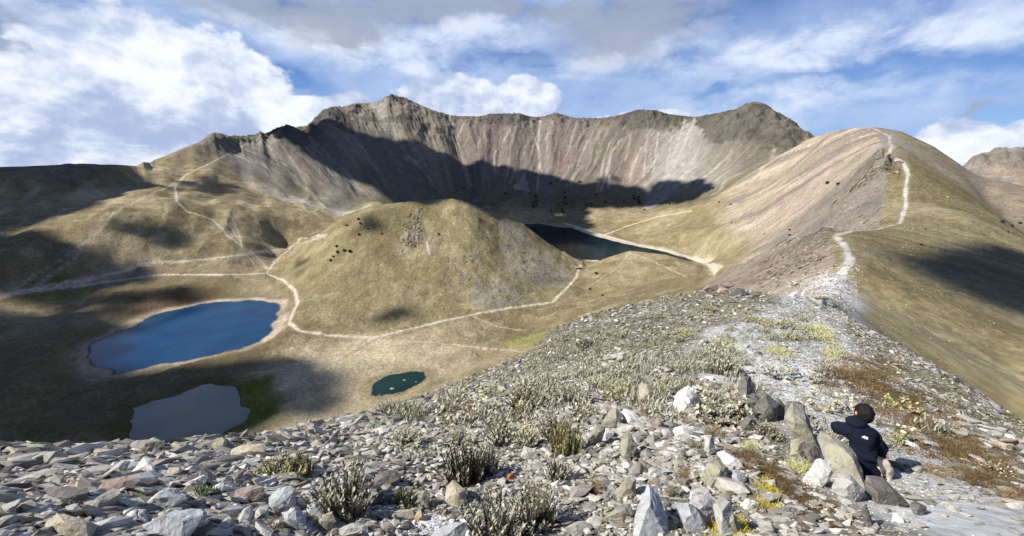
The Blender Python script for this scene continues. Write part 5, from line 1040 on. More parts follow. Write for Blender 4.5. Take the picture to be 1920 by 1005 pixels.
# boulders strewn over the hill, the basin and the flank
scatter('boulders', 7000, -46, 52, 330, 900, .0006, .0021, LO1, 37, lambda j, i, x, y, r: (.25 + .75 * bil(dome, j, i)) * (bil(np.minimum.reduce([lakeD[k] for k in lakeD]), j, i) > 6) * (1 - .9 * bil(outer, j, i)), [(.40, .37, .29), (.30, .28, .22), (.48, .45, .36), (.2, .19, .15)], lo=.5, hi=2.6)
scatter('boulders', 2200, 38, 52, 70, 500, .0007, .0022, LO1, 38, None, [(.36, .32, .24), (.26, .24, .18), (.44, .4, .3)], lo=.1, hi=1.2)
for p_, n_, rd in [((1500, 470), 420, 1.0), ((1470, 476), 200, 1), ((1640, 315), 260, 1.0), ((1480, 520), 260, 1.0), ((1530, 450), 260, 1)]:
    q_ = hit(*p_, 60); az_ = math.degrees(math.atan2(q_.x, q_.y)); r_ = math.hypot(q_.x, q_.y); scatter('boulders', n_, az_ - 3.2, az_ + 2.6, r_ * .72, r_ * 1.25, .0010, .0060, LO2, int(p_[0]), lambda j, i, x, y, r: 1 - .95 * bil(outer, j, i), [(.15, .14, .115), (.24, .215, .17), (.33, .29, .22), (.11, .1, .09)], lo=.2, hi=3.4, power=2.6)
for (u_, v_), n_, sz_ in [((776, 428), 170, .6), ((768, 436), 90, .5), ((1008, 500), 260, .35), ((950, 556), 240, .35), ((860, 500), 90, .4), ((930, 440), 90, .4), ((1628, 320), 130, .7), ((1645, 308), 60, .6), ((1662, 300), 70, .55)]:
    q_ = hit(u_, v_, 60); az_ = math.degrees(math.atan2(q_.x, q_.y)); r_ = math.hypot(q_.x, q_.y); w_ = 1.2 if u_ in (776, 768, 1628, 1645, 1662) else 2.6
    scatter('boulders', n_, az_ - w_, az_ + w_, r_ * .955, r_ * 1.045, .0014 * sz_, .0085 * sz_, LO2, u_, None, [(.15, .135, .105), (.21, .19, .15), (.27, .245, .195), (.10, .09, .072)], lo=.3, hi=9, power=2.2, zoff=.3)
print('stones', round(time.time() - T0, 1))
#%%PLANTS
def leaf_mat(name, c0, c1, tr=.25):
    m, nt, g, b = mat(name); pos = nn(nt, 'ShaderNodeNewGeometry').outputs['Position']; oi = nn(nt, 'ShaderNodeObjectInfo').outputs['Random']
    c = g.mix(g.ss(g.noise(pos, 22, 4, .6), .3, .7), c0, c1); c = g.vm('MULTIPLY', c, g.mix(oi, (.80, .80, .78), (1.15, 1.13, 1.08)))
    g.put(b.inputs['Base Color'], c); b.inputs['Roughness'].default_value = .8; b.inputs['Specular IOR Level'].default_value = .15
    return m
LM = {'silver': leaf_mat('silvery_leaves', (.31, .32, .245), (.58, .58, .49)), 'yellow': leaf_mat('yellow_green_leaves', (.34, .34, .14), (.55, .53, .28)), 'green': leaf_mat('green_leaves', (.26, .32, .15), (.44, .48, .30)),
      'brown': leaf_mat('dead_brown_leaves', (.17, .13, .09), (.33, .26, .18)), 'stem': leaf_mat('woody_stems', (.10, .075, .05), (.20, .16, .12)), 'gold': leaf_mat('golden_moss', (.30, .24, .03), (.50, .42, .07)), 'rust': leaf_mat('rust_grass', (.18, .125, .06), (.32, .235, .13)),
      'cream': leaf_mat('cream_flowers', (.62, .54, .36), (.78, .72, .52)), 'dark': leaf_mat('dark_foliage', (.022, .034, .014), (.05, .065, .028)), 'bark': leaf_mat('bark', (.06, .045, .03), (.12, .09, .06)), 'moss': leaf_mat('brown_moss', (.09, .06, .03), (.18, .125, .065))}
def shrub_data(seed, n, R_, H, nl, ll, lw, brown=.0, spread=.5, dense=False):
    """leafy part and stems of a shrub: upright stems with narrow ascending leaves"""
    rg = random.Random(seed); LV, LF, LMi, SV, SF = [], [], [], [], []
    for i in range(n):
        a = rg.uniform(0, 6.283); rr_ = R_ * math.sqrt(rg.random()); x, y = rr_ * math.cos(a), rr_ * math.sin(a); h = H * rg.uniform(.6, 1.0) * (1 - .35 * (rr_ / R_) ** 2)
        dx, dy = x / R_ * spread * h + rg.gauss(0, .05 * H), y / R_ * spread * h + rg.gauss(0, .05 * H); k0 = len(SV); w = .012 * H / .3
        pts = [(x + dx * t * t, y + dy * t * t, h * t - .04) for t in (0, .5, 1)]
        for (px_, py_, pz_), ww in zip(pts, (w, w * .8, w * .35)):
            for q in range(3): SV.append((px_ + ww * math.cos(q * 2.094), py_ + ww * math.sin(q * 2.094), pz_))
        for l in range(2):
            for q in range(3): SF.append((k0 + l * 3 + q, k0 + l * 3 + (q + 1) % 3, k0 + l * 3 + 3 + (q + 1) % 3, k0 + l * 3 + 3 + q))
        for j in range(nl):
            t = (.15 if dense else .28) + (.75) * (j + rg.random()) / nl; b = rg.uniform(0, 6.283); L = ll * rg.uniform(.7, 1.2) * (1.15 - .5 * t); up = rg.uniform(.55, 1.25)
            bx, by, bz = x + dx * t * t, y + dy * t * t, h * t - .03; ox, oy = math.cos(b), math.sin(b); tx, ty = -oy, ox; nrm = math.hypot(1, up); ex, ey, ez = ox / nrm * L, oy / nrm * L, up / nrm * L
            k = len(LV); W_ = lw * rg.uniform(.7, 1.2)
            LV += [(bx - tx * W_ * .4, by - ty * W_ * .4, bz), (bx + tx * W_ * .4, by + ty * W_ * .4, bz), (bx + ex * .55 + tx * W_ * .6, by + ey * .55 + ty * W_ * .6, bz + ez * .5), (bx + ex * .55 - tx * W_ * .6, by + ey * .55 - ty * W_ * .6, bz + ez * .5), (bx + ex * .9, by + ey * .9, bz + ez * 1.05)]
            LF += [(k, k + 1, k + 2, k + 3), (k + 3, k + 2, k + 4)]; bi = 1 if rg.random() < brown * (1.5 - 1.4 * t) else 0; LMi += [bi, bi]
    return (LV, LF, LMi), (SV, SF)
def shrub_meshes(name, leafm, d):
    (LV, LF, LMi), (SV, SF) = d; a = bpy.data.meshes.new(name + '_foliage'); a.from_pydata(LV, [], LF); a.materials.append(LM[leafm]); a.materials.append(LM['brown']); a.polygons.foreach_set('material_index', LMi)
    b = bpy.data.meshes.new(name + '_stems'); b.from_pydata(SV, [], SF); b.materials.append(LM['stem']); return a, b
BIG = {'silver': [shrub_meshes('shrub', 'silver', shrub_data(11 + k, 60, .16, .34, 22, .05, .010, .25)) for k in range(3)], 'brown': [shrub_meshes('shrub', 'silver', shrub_data(21 + k, 90, .17, .36, 16, .04, .008, .85, .35)) for k in range(2)],
       'yellow': [shrub_meshes('shrub', 'yellow', shrub_data(31 + k, 80, .2, .24, 18, .032, .011, .1, .5, True)) for k in range(2)], 'green': [shrub_meshes('shrub', 'green', shrub_data(41 + k, 34, .12, .28, 18, .06, .009, .1)) for k in range(2)]}
SMALL = [shrub_meshes('shrub', m, shrub_data(60 + k, 22, .2, .30, 8, .085, .024, br, .6)) for k, (m, br) in enumerate([('silver', .55), ('silver', .9), ('silver', .35), ('yellow', .6), ('silver', .7), ('green', .6), ('silver', .6)])]
def put_shrub(u, v, wpx, hpx, kind, label, k=0, grp=None, parts=True):
    p = hit(u, v, .78); s_ = depth(p) / FPX; W_ = wpx * s_; H_ = hpx * s_; a, b = (BIG[kind][k % len(BIG[kind])] if parts else SMALL[k % len(SMALL)])
    fx = W_ / .44; fz = H_ / (.36 if kind != 'yellow' else .26)
    e = bpy.data.objects.new('shrub', None if parts else a)
    COL.objects.link(e); e.location = p; e.rotation_euler.z = random.uniform(0, 6.28); e.scale = (fx, fx, fz); tag(e, label, 'shrub', grp)
    if parts:
        for nm, me in (('foliage', a), ('stems', b)):
            o = bpy.data.objects.new(nm, me); COL.objects.link(o); o.parent = e
    return e
SH = [(870, 905, 80, 95, 'brown', 'tall brown stemmed shrub with pale tips in the middle of the foreground'), (915, 890, 60, 80, 'silver', 'silvery shrub growing against the right side of the tall brown stemmed shrub'), (645, 960, 110, 115, 'silver', 'broad tall silvery shrub left of the striped dark rock'),
      (930, 1010, 110, 110, 'silver', 'large silvery shrub with long leaves at the bottom edge'), (1000, 985, 90, 110, 'silver', 'leafy silvery shrub right of the large one at the bottom edge'), (1045, 900, 50, 60, 'silver', 'small silvery shrub near the yellow green shrub'),
      (1062, 850, 60, 100, 'yellow', 'dense yellow green shrub leaning beside the lichened slabs'), (1040, 820, 60, 50, 'brown', 'brown twiggy shrub above the yellow green shrub'), (378, 935, 36, 46, 'green', 'small bright green plant among the white rocks at left'), (525, 900, 90, 50, 'yellow', 'low yellowish dry shrub behind the small upright white stone'),
      (570, 895, 40, 60, 'brown', 'dry brown shrub at the right end of the yellowish dry shrub'), (486, 975, 22, 22, 'green', 'tiny plant in the gravel by the rounded bluish boulder'), (758, 835, 70, 30, 'silver', 'low pale shrub at mid left of the gravel slope'), (860, 836, 60, 28, 'silver', 'low wide pale shrub up-slope of the brown stemmed shrub'),
      (940, 830, 70, 56, 'silver', 'bushy pale shrub with greenish tips above the brown stemmed shrub'), (990, 835, 46, 40, 'silver', 'pale shrub right of the bushy one with greenish tips'), (735, 780, 66, 30, 'silver', 'pale shrub on the skyline above the small green pond'), (832, 775, 40, 24, 'silver', 'small dense shrub right of the skyline shrub'),
      (990, 770, 80, 44, 'brown', 'wide brownish shrub in the middle of the slope'), (1075, 758, 66, 46, 'silver', 'bright silvery shrub with a shadow on its right'), (1020, 768, 40, 28, 'silver', 'shrub linking the brownish and the bright silvery shrub'), (1345, 790, 60, 44, 'silver', 'pale shrub right of the egg shaped white rock'),
      (1325, 760, 60, 36, 'silver', 'shrub behind the egg shaped white rock'), (1440, 820, 50, 34, 'silver', 'low shrub in the dark hollow under the jagged crag'), (1355, 700, 60, 40, 'silver', 'shrub at the edge of the pale gravel above the crag'), (1260, 935, 24, 40, 'silver', 'small white stemmed plant above the bluish slab'),
      (750, 950, 50, 44, 'yellow', 'yellowish cushion plant beside the striped dark rock'), (1305, 850, 24, 36, 'silver', 'thin silvery plant right of the white faceted block'), (595, 832, 26, 20, 'silver', 'little round shrub on the left skyline'), (1100, 655, 40, 26, 'brown', 'brownish shrub high on the left shoulder'),
      (1545, 850, 18, 16, 'green', 'green plant in the crack beside the leaning boulder'), (1410, 955, 30, 26, 'yellow', 'yellowish tuft near the brown moss'), (400, 925, 20, 26, 'green', 'slim green plant right of the small bright green plant')]
for k, (u, v, w, h, kd, lb) in enumerate(SH): put_shrub(u, v, w, h, kd, lb, k)
REFS += [(u, v - h * .5, short(lb)) for u, v, w, h, kd, lb in SH if [short(x[5]) for x in SH].count(short(lb)) == 1]
rs_ = random.Random(77); n_ = 0; SP = []
def dens_sh(u, v):
    return dens_0(u, v) * (1.0 if mnoise.noise(Vector((u / 55., v / 26., 3.3))) > -.05 else .12)
def dens_0(u, v):
    if u > 1560: return .03
    if v > 850: return .12
    if u < 700: return .1
    ridge = 1.0 if (u > 960 and v < 760 + (u - 960) * -.05) else .35
    if u > 1400 and v > 640: return .06
    return ridge
while n_ < 262:
    u = rs_.uniform(560, 1900); v = rs_.uniform(545, 960); 
    if rs_.random() > dens_sh(u, v): continue
    p = hit(u, v, .78); r = math.hypot(p.x, p.y)
    if r > 42 or r < 3.4 or depth(p) > 40: continue
    if any(abs(u - a) < w * .6 + 4 and abs(v - b) < w * .45 + 6 for a, b, w in HP): continue
    hm = rs_.uniform(.14, .42) if v < 800 else rs_.uniform(.06, .16); hp = hm * FPX / depth(p)
    k_ = rs_.randrange(7)
    zone = ('slope left of the pale gravel trail', 'low shrubs of the near ridge beside the trail') if u > 1150 else (('shoulder above the small green pond', 'low shrubs on the left shoulder of the near ridge') if v < 800 else ('stony foreground', 'small shrubs in the stony foreground'))
    if u > 1500: zone = ('slope right of the pale gravel trail', 'small shrubs right of the trail')
    wp_ = hp * rs_.uniform(1.1, 2.0); put_shrub(u, v, wp_, hp, 'silver', relabel(u, v, ('wide low' if wp_ > 1.7 * hp else 'rounded') + ' pale shrub', 300) or 'low pale grey green shrub on the ' + zone[0], k_, zone[1], parts=False); n_ += 1; SP.append((u, v))
print('shrubs', round(time.time() - T0, 1))
def merge_plants(name, items, mats, protos):               # items: (pos, rotation, sx, sz, proto)
    vs, fs, mi, off = [], [], [], 0
    for p, a, sx, sz, k in items:
        V, F, M = protos[k]; c, s_ = math.cos(a), math.sin(a); q = np.stack([(V[:, 0] * c - V[:, 1] * s_) * sx + p[0], (V[:, 0] * s_ + V[:, 1] * c) * sx + p[1], V[:, 2] * sz + p[2]], -1); vs.append(q); fs.append(F + off); mi.append(M); off += len(V)
    o = mesh_np(name, np.concatenate(vs), np.concatenate(fs), mats, smooth=False); o.data.polygons.foreach_set('material_index', np.concatenate(mi).astype(np.int32)); return o
def low_proto(seed, n=16, L=.13, W_=.03, H=.3):
    rg = np.random.default_rng(seed); V, F, M = [], [], []
    for i in range(n * 5):
        a = rg.uniform(0, 6.283); r = .2 * math.sqrt(rg.random()); b = rg.uniform(0, 6.283); x, y, z = r * math.cos(a), r * math.sin(a), rg.uniform(0, .6) * H; dx, dy, dz = math.cos(b) * .4 * L, math.sin(b) * .4 * L, L * rg.uniform(.6, 1.2)
        k = len(V); V += [(x - dy * W_ / L, y + dx * W_ / L, z), (x + dy * W_ / L, y - dx * W_ / L, z), (x + dx, y + dy, z + dz)]; F.append((k, k + 1, k + 2)); M.append(int(rg.random() < (.55 if z < .25 * H else .12)))
    return np.array(V), np.array(F), np.array(M)
LP = [low_proto(k) for k in range(5)]
items = []; rg = np.random.default_rng(404)
while len(items) < 750:
    u = rg.uniform(600, 1900); v = rg.uniform(545, 900)
    if rg.random() > dens_sh(u, v) * (1.0 if v < 760 else .5): continue
    p = hit(u, v, .78); r = math.hypot(p.x, p.y)
    if r > 44 or r < 5: continue
    h = rg.uniform(.08, .28); items.append((p, rg.uniform(0, 6.28), h / .3 * rg.uniform(.9, 1.7), h / .3, rg.integers(0, 5)))
tag(merge_plants('low_vegetation', items, [LM['silver'], LM['brown']], LP), kind='stuff')
def grass_proto(seed, n=60, L=.14):
    rg = np.random.default_rng(seed); V, F, M = [], [], []
    for i in range(n):
        a = rg.uniform(0, 6.283); r = .1 * math.sqrt(rg.random()); x, y = r * math.cos(a), r * math.sin(a); b = rg.uniform(0, 6.283); w = .004; l = L * rg.uniform(.5, 1.1); o = l * rg.uniform(.2, .8); k = len(V)
        V += [(x - math.sin(b) * w, y + math.cos(b) * w, -.01), (x + math.sin(b) * w, y - math.cos(b) * w, -.01), (x + math.cos(b) * o, y + math.sin(b) * o, l)]; F.append((k, k + 1, k + 2)); M.append(0)
    return np.array(V), np.array(F), np.array(M)
GP = [grass_proto(k) for k in range(4)]
def moss(name, px, n, su, sv, m, seed, H=.5, clip=None):
    rg = np.random.default_rng(seed); it = []
    for u0, v0 in px:
        for i in range(n):
            u, v = u0 + rg.normal(0, su), v0 + rg.normal(0, sv); p = hit(u, v, .78); it.append((p, rg.uniform(0, 6.28), rg.uniform(.5, 1.2) * depth(p) / 4.2, H * rg.uniform(.5, 1.1) * depth(p) / 4.2, rg.integers(0, 4)))
    tag(merge_plants(name, it, [LM[m]], GP), kind='stuff')
moss('brown_grass', [(1420, 870), (1445, 890), (1465, 905), (1490, 925), (1510, 945), (1400, 858)], 16, 10, 7, 'moss', 1, .35)
moss('yellow_moss', [(1445, 925), (1335, 990), (1392, 995), (1440, 940)], 12, 5, 10, 'gold', 2, .35)
moss('rust_grass', [(1115, 920), (1345, 820), (1500, 850), (1392, 800), (1290, 900), (525, 990), (500, 995)], 7, 7, 6, 'rust', 3, .6)
moss('green_moss', [(1405, 845), (1520, 620), (1535, 632), (1560, 662), (1460, 662), (1495, 880)], 9, 9, 5, 'yellow', 4, .3)
moss('brown_grass', [(1580 + 46 * k + (k % 3) * 12, 712 + 32 * k - (k % 2) * 14) for k in range(8)] + [(1640 + 60 * k, 700 + 48 * k) for k in range(5)], 30, 24, 11, 'moss', 5, .22)
moss('dry_grass', [(1600 + 50 * k, 690 + 38 * k) for k in range(7)] + [(1700, 830), (1760, 880)], 14, 30, 12, 'rust', 6, .28)
# pale flowering plant right of the person
def flower_plant():
    p = hit(1688, 832, .78); s_ = depth(p) / FPX; e = bpy.data.objects.new('flowering_plant', None); COL.objects.link(e); e.location = p; tag(e, 'pale yellow flowering plant on the gravel right of the seated person', 'plant')
    (LV, LF, LMi), (SV, SF) = shrub_data(501, 10, .05, 34 * s_, 9, .05, .016, 0, .7)
    for nm, V_, F_, m in (('leaves', LV, LF, 'yellow'), ('stems', SV, SF, 'green')):
        me = bpy.data.meshes.new(nm); me.from_pydata(V_, [], F_); me.materials.append(LM[m]); o = bpy.data.objects.new(nm, me); COL.objects.link(o); o.parent = e
    rg = np.random.default_rng(9); vs, fs = [], []
    for k in range(9): V, F = ICO[1]; vs.append(V * [.022, .022, .013] * (1 + .25 * rg.random((len(V), 1))) + [rg.uniform(-.05, .08), rg.uniform(-.05, .05), 34 * s_ * rg.uniform(.85, 1.1)]); fs.append(F + k * len(V))
    o = mesh_np('flower_heads', np.concatenate(vs), np.concatenate(fs), LM['cream'], parent=e)
flower_plant()
# dark trees and bushes scattered in the crater
def tree_meshes(seed):
    rg = np.random.default_rng(seed); vs, fs = [], []
    V, F = ICO[1]
    for k in range(46):
        h = rg.random(); r = math.sqrt(max(0, 1 - (h * 1.6 - .6) ** 2)) * 1.5 + .15; a = rg.uniform(0, 6.283); q = r * math.sqrt(rg.random()); s_ = rg.uniform(.35, .75)
        vs.append(V * [s_, s_, s_ * .7] * (1 + .4 * rg.random((len(V), 1))) + [q * math.cos(a), q * math.sin(a), 1.0 + h * 3.0]); fs.append(F + k * len(V))
    cr = mesh_np('crown', np.concatenate(vs), np.concatenate(fs), LM['dark'], smooth=False)
    bm = bmesh.new(); bmesh.ops.create_cone(bm, segments=7, radius1=.22, radius2=.06, depth=4.2, matrix=Matrix.Translation((0, 0, 1.9)))
    me = bpy.data.meshes.new('trunk'); bm.to_mesh(me); me.materials.append(LM['bark']); tr = bpy.data.objects.new('trunk', me); COL.objects.link(tr); r = (cr.data, tr.data); bpy.data.objects.remove(cr); bpy.data.objects.remove(tr); return r
TM_ = [tree_meshes(k) for k in (1, 2, 3)]
def tree(u, v, hpx, label, grp, k):
    p = hit(u, v, 60); h = (.85 if v < 400 else .7) * hpx * depth(p) / FPX; e = bpy.data.objects.new('dark_tree', None); COL.objects.link(e); e.location = p - Vector((0, 0, .1 * h)); e.scale = (h / 4.6 * 1.35,) * 2 + (h / 4.6,); e.rotation_euler.z = k; tag(e, label, 'tree', grp)
    for nm, me in zip(('crown', 'trunk'), TM_[k % 3]): o = bpy.data.objects.new(nm, me); COL.objects.link(o); o.parent = e
g1 = [(30 + 850, 762), ] 
FOOT = [(858, 357), (870, 354), (948, 364), (1004, 369), (1007, 372), (1003, 379), (1006, 384), (1000, 388), (1007, 377), (998, 382), (1058, 362), (1060, 372), (1057, 380), (1054, 393), (1055, 398), (1062, 383), (1047, 384), (1034, 396), (1047, 402), (1100, 386), (1109, 383), (1108, 388), (1118, 366), (1135, 380), (1170, 377), (1188, 369), (1189, 373), (1197, 371), (1199, 378), (1200, 382), (1196, 376), (1198, 380), (1233, 375), (1249, 382), (1255, 383), (1086, 342), (1090, 342), (1208, 394), (1167, 389), (1032, 345), (1298, 342), (1370, 384), (1337, 354)]
for k, (u, v) in enumerate(FOOT): tree(u, v, 3.6 + (k * 37 % 4) * .6, 'small dark tree under the crater wall, ' + ('in the leftmost scattered few' if u < 960 else 'in the tight cluster' if u < 1020 else 'in the cluster nearest the lake' if u < 1080 else 'below the pale gullies' if u < 1180 else 'in the dense right cluster' if u < 1215 else 'right of the dense cluster') if k < 40 else ['lone dark tree on the slope below the pink scree', 'lone dark tree right of the far lake on the basin slope', 'dark tree at the upper right end of the foot of the crater wall'][k - 40], 'dark trees at the foot of the crater wall' if k < 40 else None, k)
DOM = [(672, 412, 7), (676, 420, 6), (650, 424, 6), (690, 430, 5), (673, 441, 7), (631, 463, 7), (620, 490, 8), (633, 474, 8), (625, 482, 6), (656, 473, 9), (645, 471, 8), (716, 439, 5), (822, 440, 6)]
for k, (u, v, h) in enumerate(DOM): tree(u, v, h, 'dark bush on the left slope of the grassy dome' if k < 12 else 'single dark bush right of the rock outcrop on the grassy dome', 'dark bushes on the left slope of the grassy dome' if k < 12 else None, k + 1)
RGT = [(1118, 514, 8, 'dark bush on the hillock nearest the dam'), (1106, 543, 6, 'dark bush low on the hillock above the trail'), (1130, 555, 6, 'dark bush at the right foot of the hillock'), (1480, 432, 6, 'upper of two dark bushes on the grass under the scree'), (1480, 442, 6, 'lower of two dark bushes on the grass under the scree'),
       (1433, 440, 4, 'small dark bush left of the pair under the scree'), (1551, 345, 8, 'left of two dark bushes on the striped scree'), (1571, 347, 7, 'right of two dark bushes on the striped scree'), (1880, 418, 9, 'largest dark bush at the right edge of the outer flank'), (1897, 425, 7, 'dark bush below the largest one at the right edge'),
       (1912, 420, 7, 'dark bush nearest the right picture edge'), (1890, 436, 5, 'smallest dark bush at the right edge'), (1727, 460, 6, 'lone dark bush in the middle of the outer flank'), (1735, 430, 4, 'small bush high on the outer flank near the trail'), (1772, 472, 4, 'small bush right of the lone one on the outer flank'),
       (1845, 470, 4, 'small bush at the edge of the cloud shadow'), (1371, 418, 4, 'tiny bush on the grass right of the far lake'), (1348, 380, 4, 'tiny bush at the lower end of the scree fans')]
for k, (u, v, h, lb) in enumerate(RGT): tree(u, v, h, lb, None, k)
# small masonry hut / dam by the far lake, rusty tin, pale stones in the green pond
def box(bm, c, s, rz=0): bmesh.ops.create_cube(bm, size=1, matrix=Matrix.Translation(c) @ Matrix.Rotation(rz, 4, 'Z') @ Matrix.Diagonal((*s, 1)))
def bobj(name, bm, m, parent=None, bev=0):
    if bev: bmesh.ops.bevel(bm, geom=bm.edges[:], offset=bev, segments=1, affect='EDGES')
    me = bpy.data.meshes.new(name); bm.to_mesh(me); bm.free(); me.materials.append(m); o = bpy.data.objects.new(name, me); COL.objects.link(o)
    if parent: o.parent = parent
    return o
hp = hit(1084, 504, 200); e = bpy.data.objects.new('stone_shelter', None); COL.objects.link(e); e.location = hp; e.rotation_euler.z = R(8); tag(e, 'low stone shelter on the trail at the near end of the dark lake', 'shelter')
bm = bmesh.new(); box(bm, (0, 0, 1.3), (10, 5, 3.2)); bobj('wall', bm, SM['P'], e, .08); bm = bmesh.new(); box(bm, (0, 0, 3.05), (10.8, 5.8, .35)); bobj('roof', bm, SM['T'], e, .05); bm = bmesh.new(); box(bm, (1.2, -2.53, 1.2), (1.6, .12, 2.2)); bobj('door', bm, SM['D'], e)
tp = hit(958, 899, .78); e = bpy.data.objects.new('tin_can', None); COL.objects.link(e); dd_ = depth(tp) / FPX; e.location = tp + Vector((0, 0, 4 * dd_)); e.rotation_euler = (R(68), R(10), R(25)); tag(e, 'small rust red round tin between the stones behind the large silvery shrub', 'tin')
rm_, nt_, g_, b_ = mat('rusty_metal'); g_.put(b_.inputs['Base Color'], g_.mix(g_.noise(nn(nt_, 'ShaderNodeNewGeometry').outputs['Position'], 60), (.22, .05, .025), (.42, .13, .06))); b_.inputs['Roughness'].default_value = .6
bm = bmesh.new(); bmesh.ops.create_cone(bm, cap_ends=True, segments=28, radius1=6.5 * dd_, radius2=6.5 * dd_, depth=9 * dd_); bobj('can_body', bm, rm_, e, .0012)
bm = bmesh.new(); bmesh.ops.create_cone(bm, cap_ends=True, segments=28, radius1=7 * dd_, radius2=7 * dd_, depth=1.4 * dd_, matrix=Matrix.Translation((0, 0, 4.6 * dd_))); bobj('lid', bm, rm_, e, .0012)
for u, v, w, lb in [(758, 713, 5, 'pale stone sticking out near the far end of the small green pond'), (735, 729, 8, 'larger white stone in the middle of the small green pond'), (780, 716, 4, 'small stone near the right shore of the green pond'), (712, 741, 4, 'small stone at the near shore of the green pond')]:
    a_, t_ = ray(u, v); r_ = -196.5 / t_; o = bpy.data.objects.new('rock', LO3[u % 9]); COL.objects.link(o); o.location = (math.sin(a_) * r_, math.cos(a_) * r_, -196.4); S = w * .5 * depth(o.location) / FPX; o.scale = (S, S * 1.3, S * .6); tag(o, lb, 'rock')
print('plants', round(time.time() - T0, 1))

#%%PERSON
def cloth_mat(name, col, rough=.9, fuzz=.15):
    m, nt, g, b = mat(name); pos = nn(nt, 'ShaderNodeNewGeometry').outputs['Position']; g.put(b.inputs['Base Color'], g.mix(g.noise(pos, 30, 4, .6), tuple(c * .8 for c in col), tuple(c * 1.2 for c in col))); b.inputs['Roughness'].default_value = rough; b.inputs['Specular IOR Level'].default_value = .2
    bn = nn(nt, 'ShaderNodeBump', i_Strength=.5, i_Distance=.01); lk(nt, g.noise(pos, 14, 5, .6, dist=1.0), bn.inputs['Height']); lk(nt, bn.outputs[0], b.inputs['Normal']); return m
def skin_mesh(name, J, E, m, root, sub=2, parent=None):
    """J: name -> (point, radius); E: chains of names, grown into one surface"""
    ks = list(J); idx = {k: i for i, k in enumerate(ks)}; me = bpy.data.meshes.new(name); me.from_pydata([tuple(J[k][0]) for k in ks], [(idx[a], idx[b]) for c in E for a, b in zip(c[:-1], c[1:])], [])
    o = bpy.data.objects.new(name, me); COL.objects.link(o); md = o.modifiers.new('skin', 'SKIN'); md.use_smooth_shade = True; 
    for k in ks: sv = me.skin_vertices[0].data[idx[k]]; r = J[k][1]; sv.radius = r if isinstance(r, tuple) else (r, r)
    me.skin_vertices[0].data[idx[root]].use_root = True
    sb = o.modifiers.new('smooth', 'SUBSURF'); sb.levels = sub; sb.render_levels = sub; me.materials.append(m)
    bpy.context.view_layer.update(); dg = bpy.context.evaluated_depsgraph_get(); nm = bpy.data.meshes.new_from_object(o.evaluated_get(dg)); o.modifiers.clear(); o.data = nm
    for f in nm.polygons: f.use_smooth = True
    if not nm.materials: nm.materials.append(m)
    if parent: o.parent = parent
    return o
skinm = cloth_mat('skin', (.50, .30, .21), .6); navy = cloth_mat('navy_jacket', (.006, .009, .022)); cream = cloth_mat('cream_trousers', (.66, .58, .47)); hairm = cloth_mat('dark_hair', (.010, .008, .007), .7); bootm = cloth_mat('dark_boot', (.05, .04, .03))
DP = depth(hit(1625, 895, .78)); K = DP / FPX
def q(u, v, dz=0.0): return pxp(u, v, DP + dz)
J = {'pelvis': (q(1627, 872, .0), (.13, .11)), 'waist': (q(1622, 852, -.02), (.12, .095)), 'chest': (q(1614, 828, -.02), (.15, .11)), 'upper': (q(1610, 808, .0), (.12, .085)), 'neck': (q(1612, 795, .01), .05), 'head0': (q(1617, 785, .02), (.062, .068)), 'head1': (q(1620, 774, .02), (.082, .09)), 'crown': (q(1621, 765, .02), (.055, .06)),
     'shL': (q(1592, 805, .03), .055), 'elL': (q(1569, 802, .13), .042), 'wrL': (q(1580, 806, .36), .027), 'paL': (q(1583, 804, .42), (.036, .018)),
     'shR': (q(1635, 817, .0), .055), 'elR': (q(1651, 848, .03), .042), 'wrR': (q(1642, 856, .24), .027), 'paR': (q(1638, 858, .30), (.036, .018)),
     'hipL': (q(1622, 876, .08), .08), 'knL': (q(1634, 868, .46), .058), 'anL': (q(1640, 896, .56), .04), 'toL': (q(1644, 897, .72), .034),
     'hipR': (q(1636, 870, -.03), .10), 'knR': (q(1656, 867, -.02), .085), 'anR': (q(1659, 905, -.04), .058), 'toR': (q(1668, 908, .12), .034)}
for k_ in J:
    if k_ not in ('neck', 'head0', 'head1', 'crown') and k_[:2] not in ('wr', 'pa', 'to'): J[k_] = (J[k_][0], tuple(x_ * (.5 if k_[:2] in ('pe', 'wa', 'ch', 'up', 'sh', 'el', 'hi', 'kn') else .72) for x_ in (J[k_][1] if isinstance(J[k_][1], tuple) else (J[k_][1],) * 2)))
for k_ in ('neck', 'head0', 'head1', 'crown'): J[k_] = (J[k_][0], tuple(x_ * .72 for x_ in (J[k_][1] if isinstance(J[k_][1], tuple) else (J[k_][1],) * 2)))
E = [['pelvis', 'waist', 'chest', 'upper', 'neck', 'head0', 'head1', 'crown'], ['upper', 'shL', 'elL', 'wrL', 'paL'], ['upper', 'shR', 'elR', 'wrR', 'paR'], ['pelvis', 'hipL', 'knL', 'anL', 'toL'], ['pelvis', 'hipR', 'knR', 'anR', 'toR']]
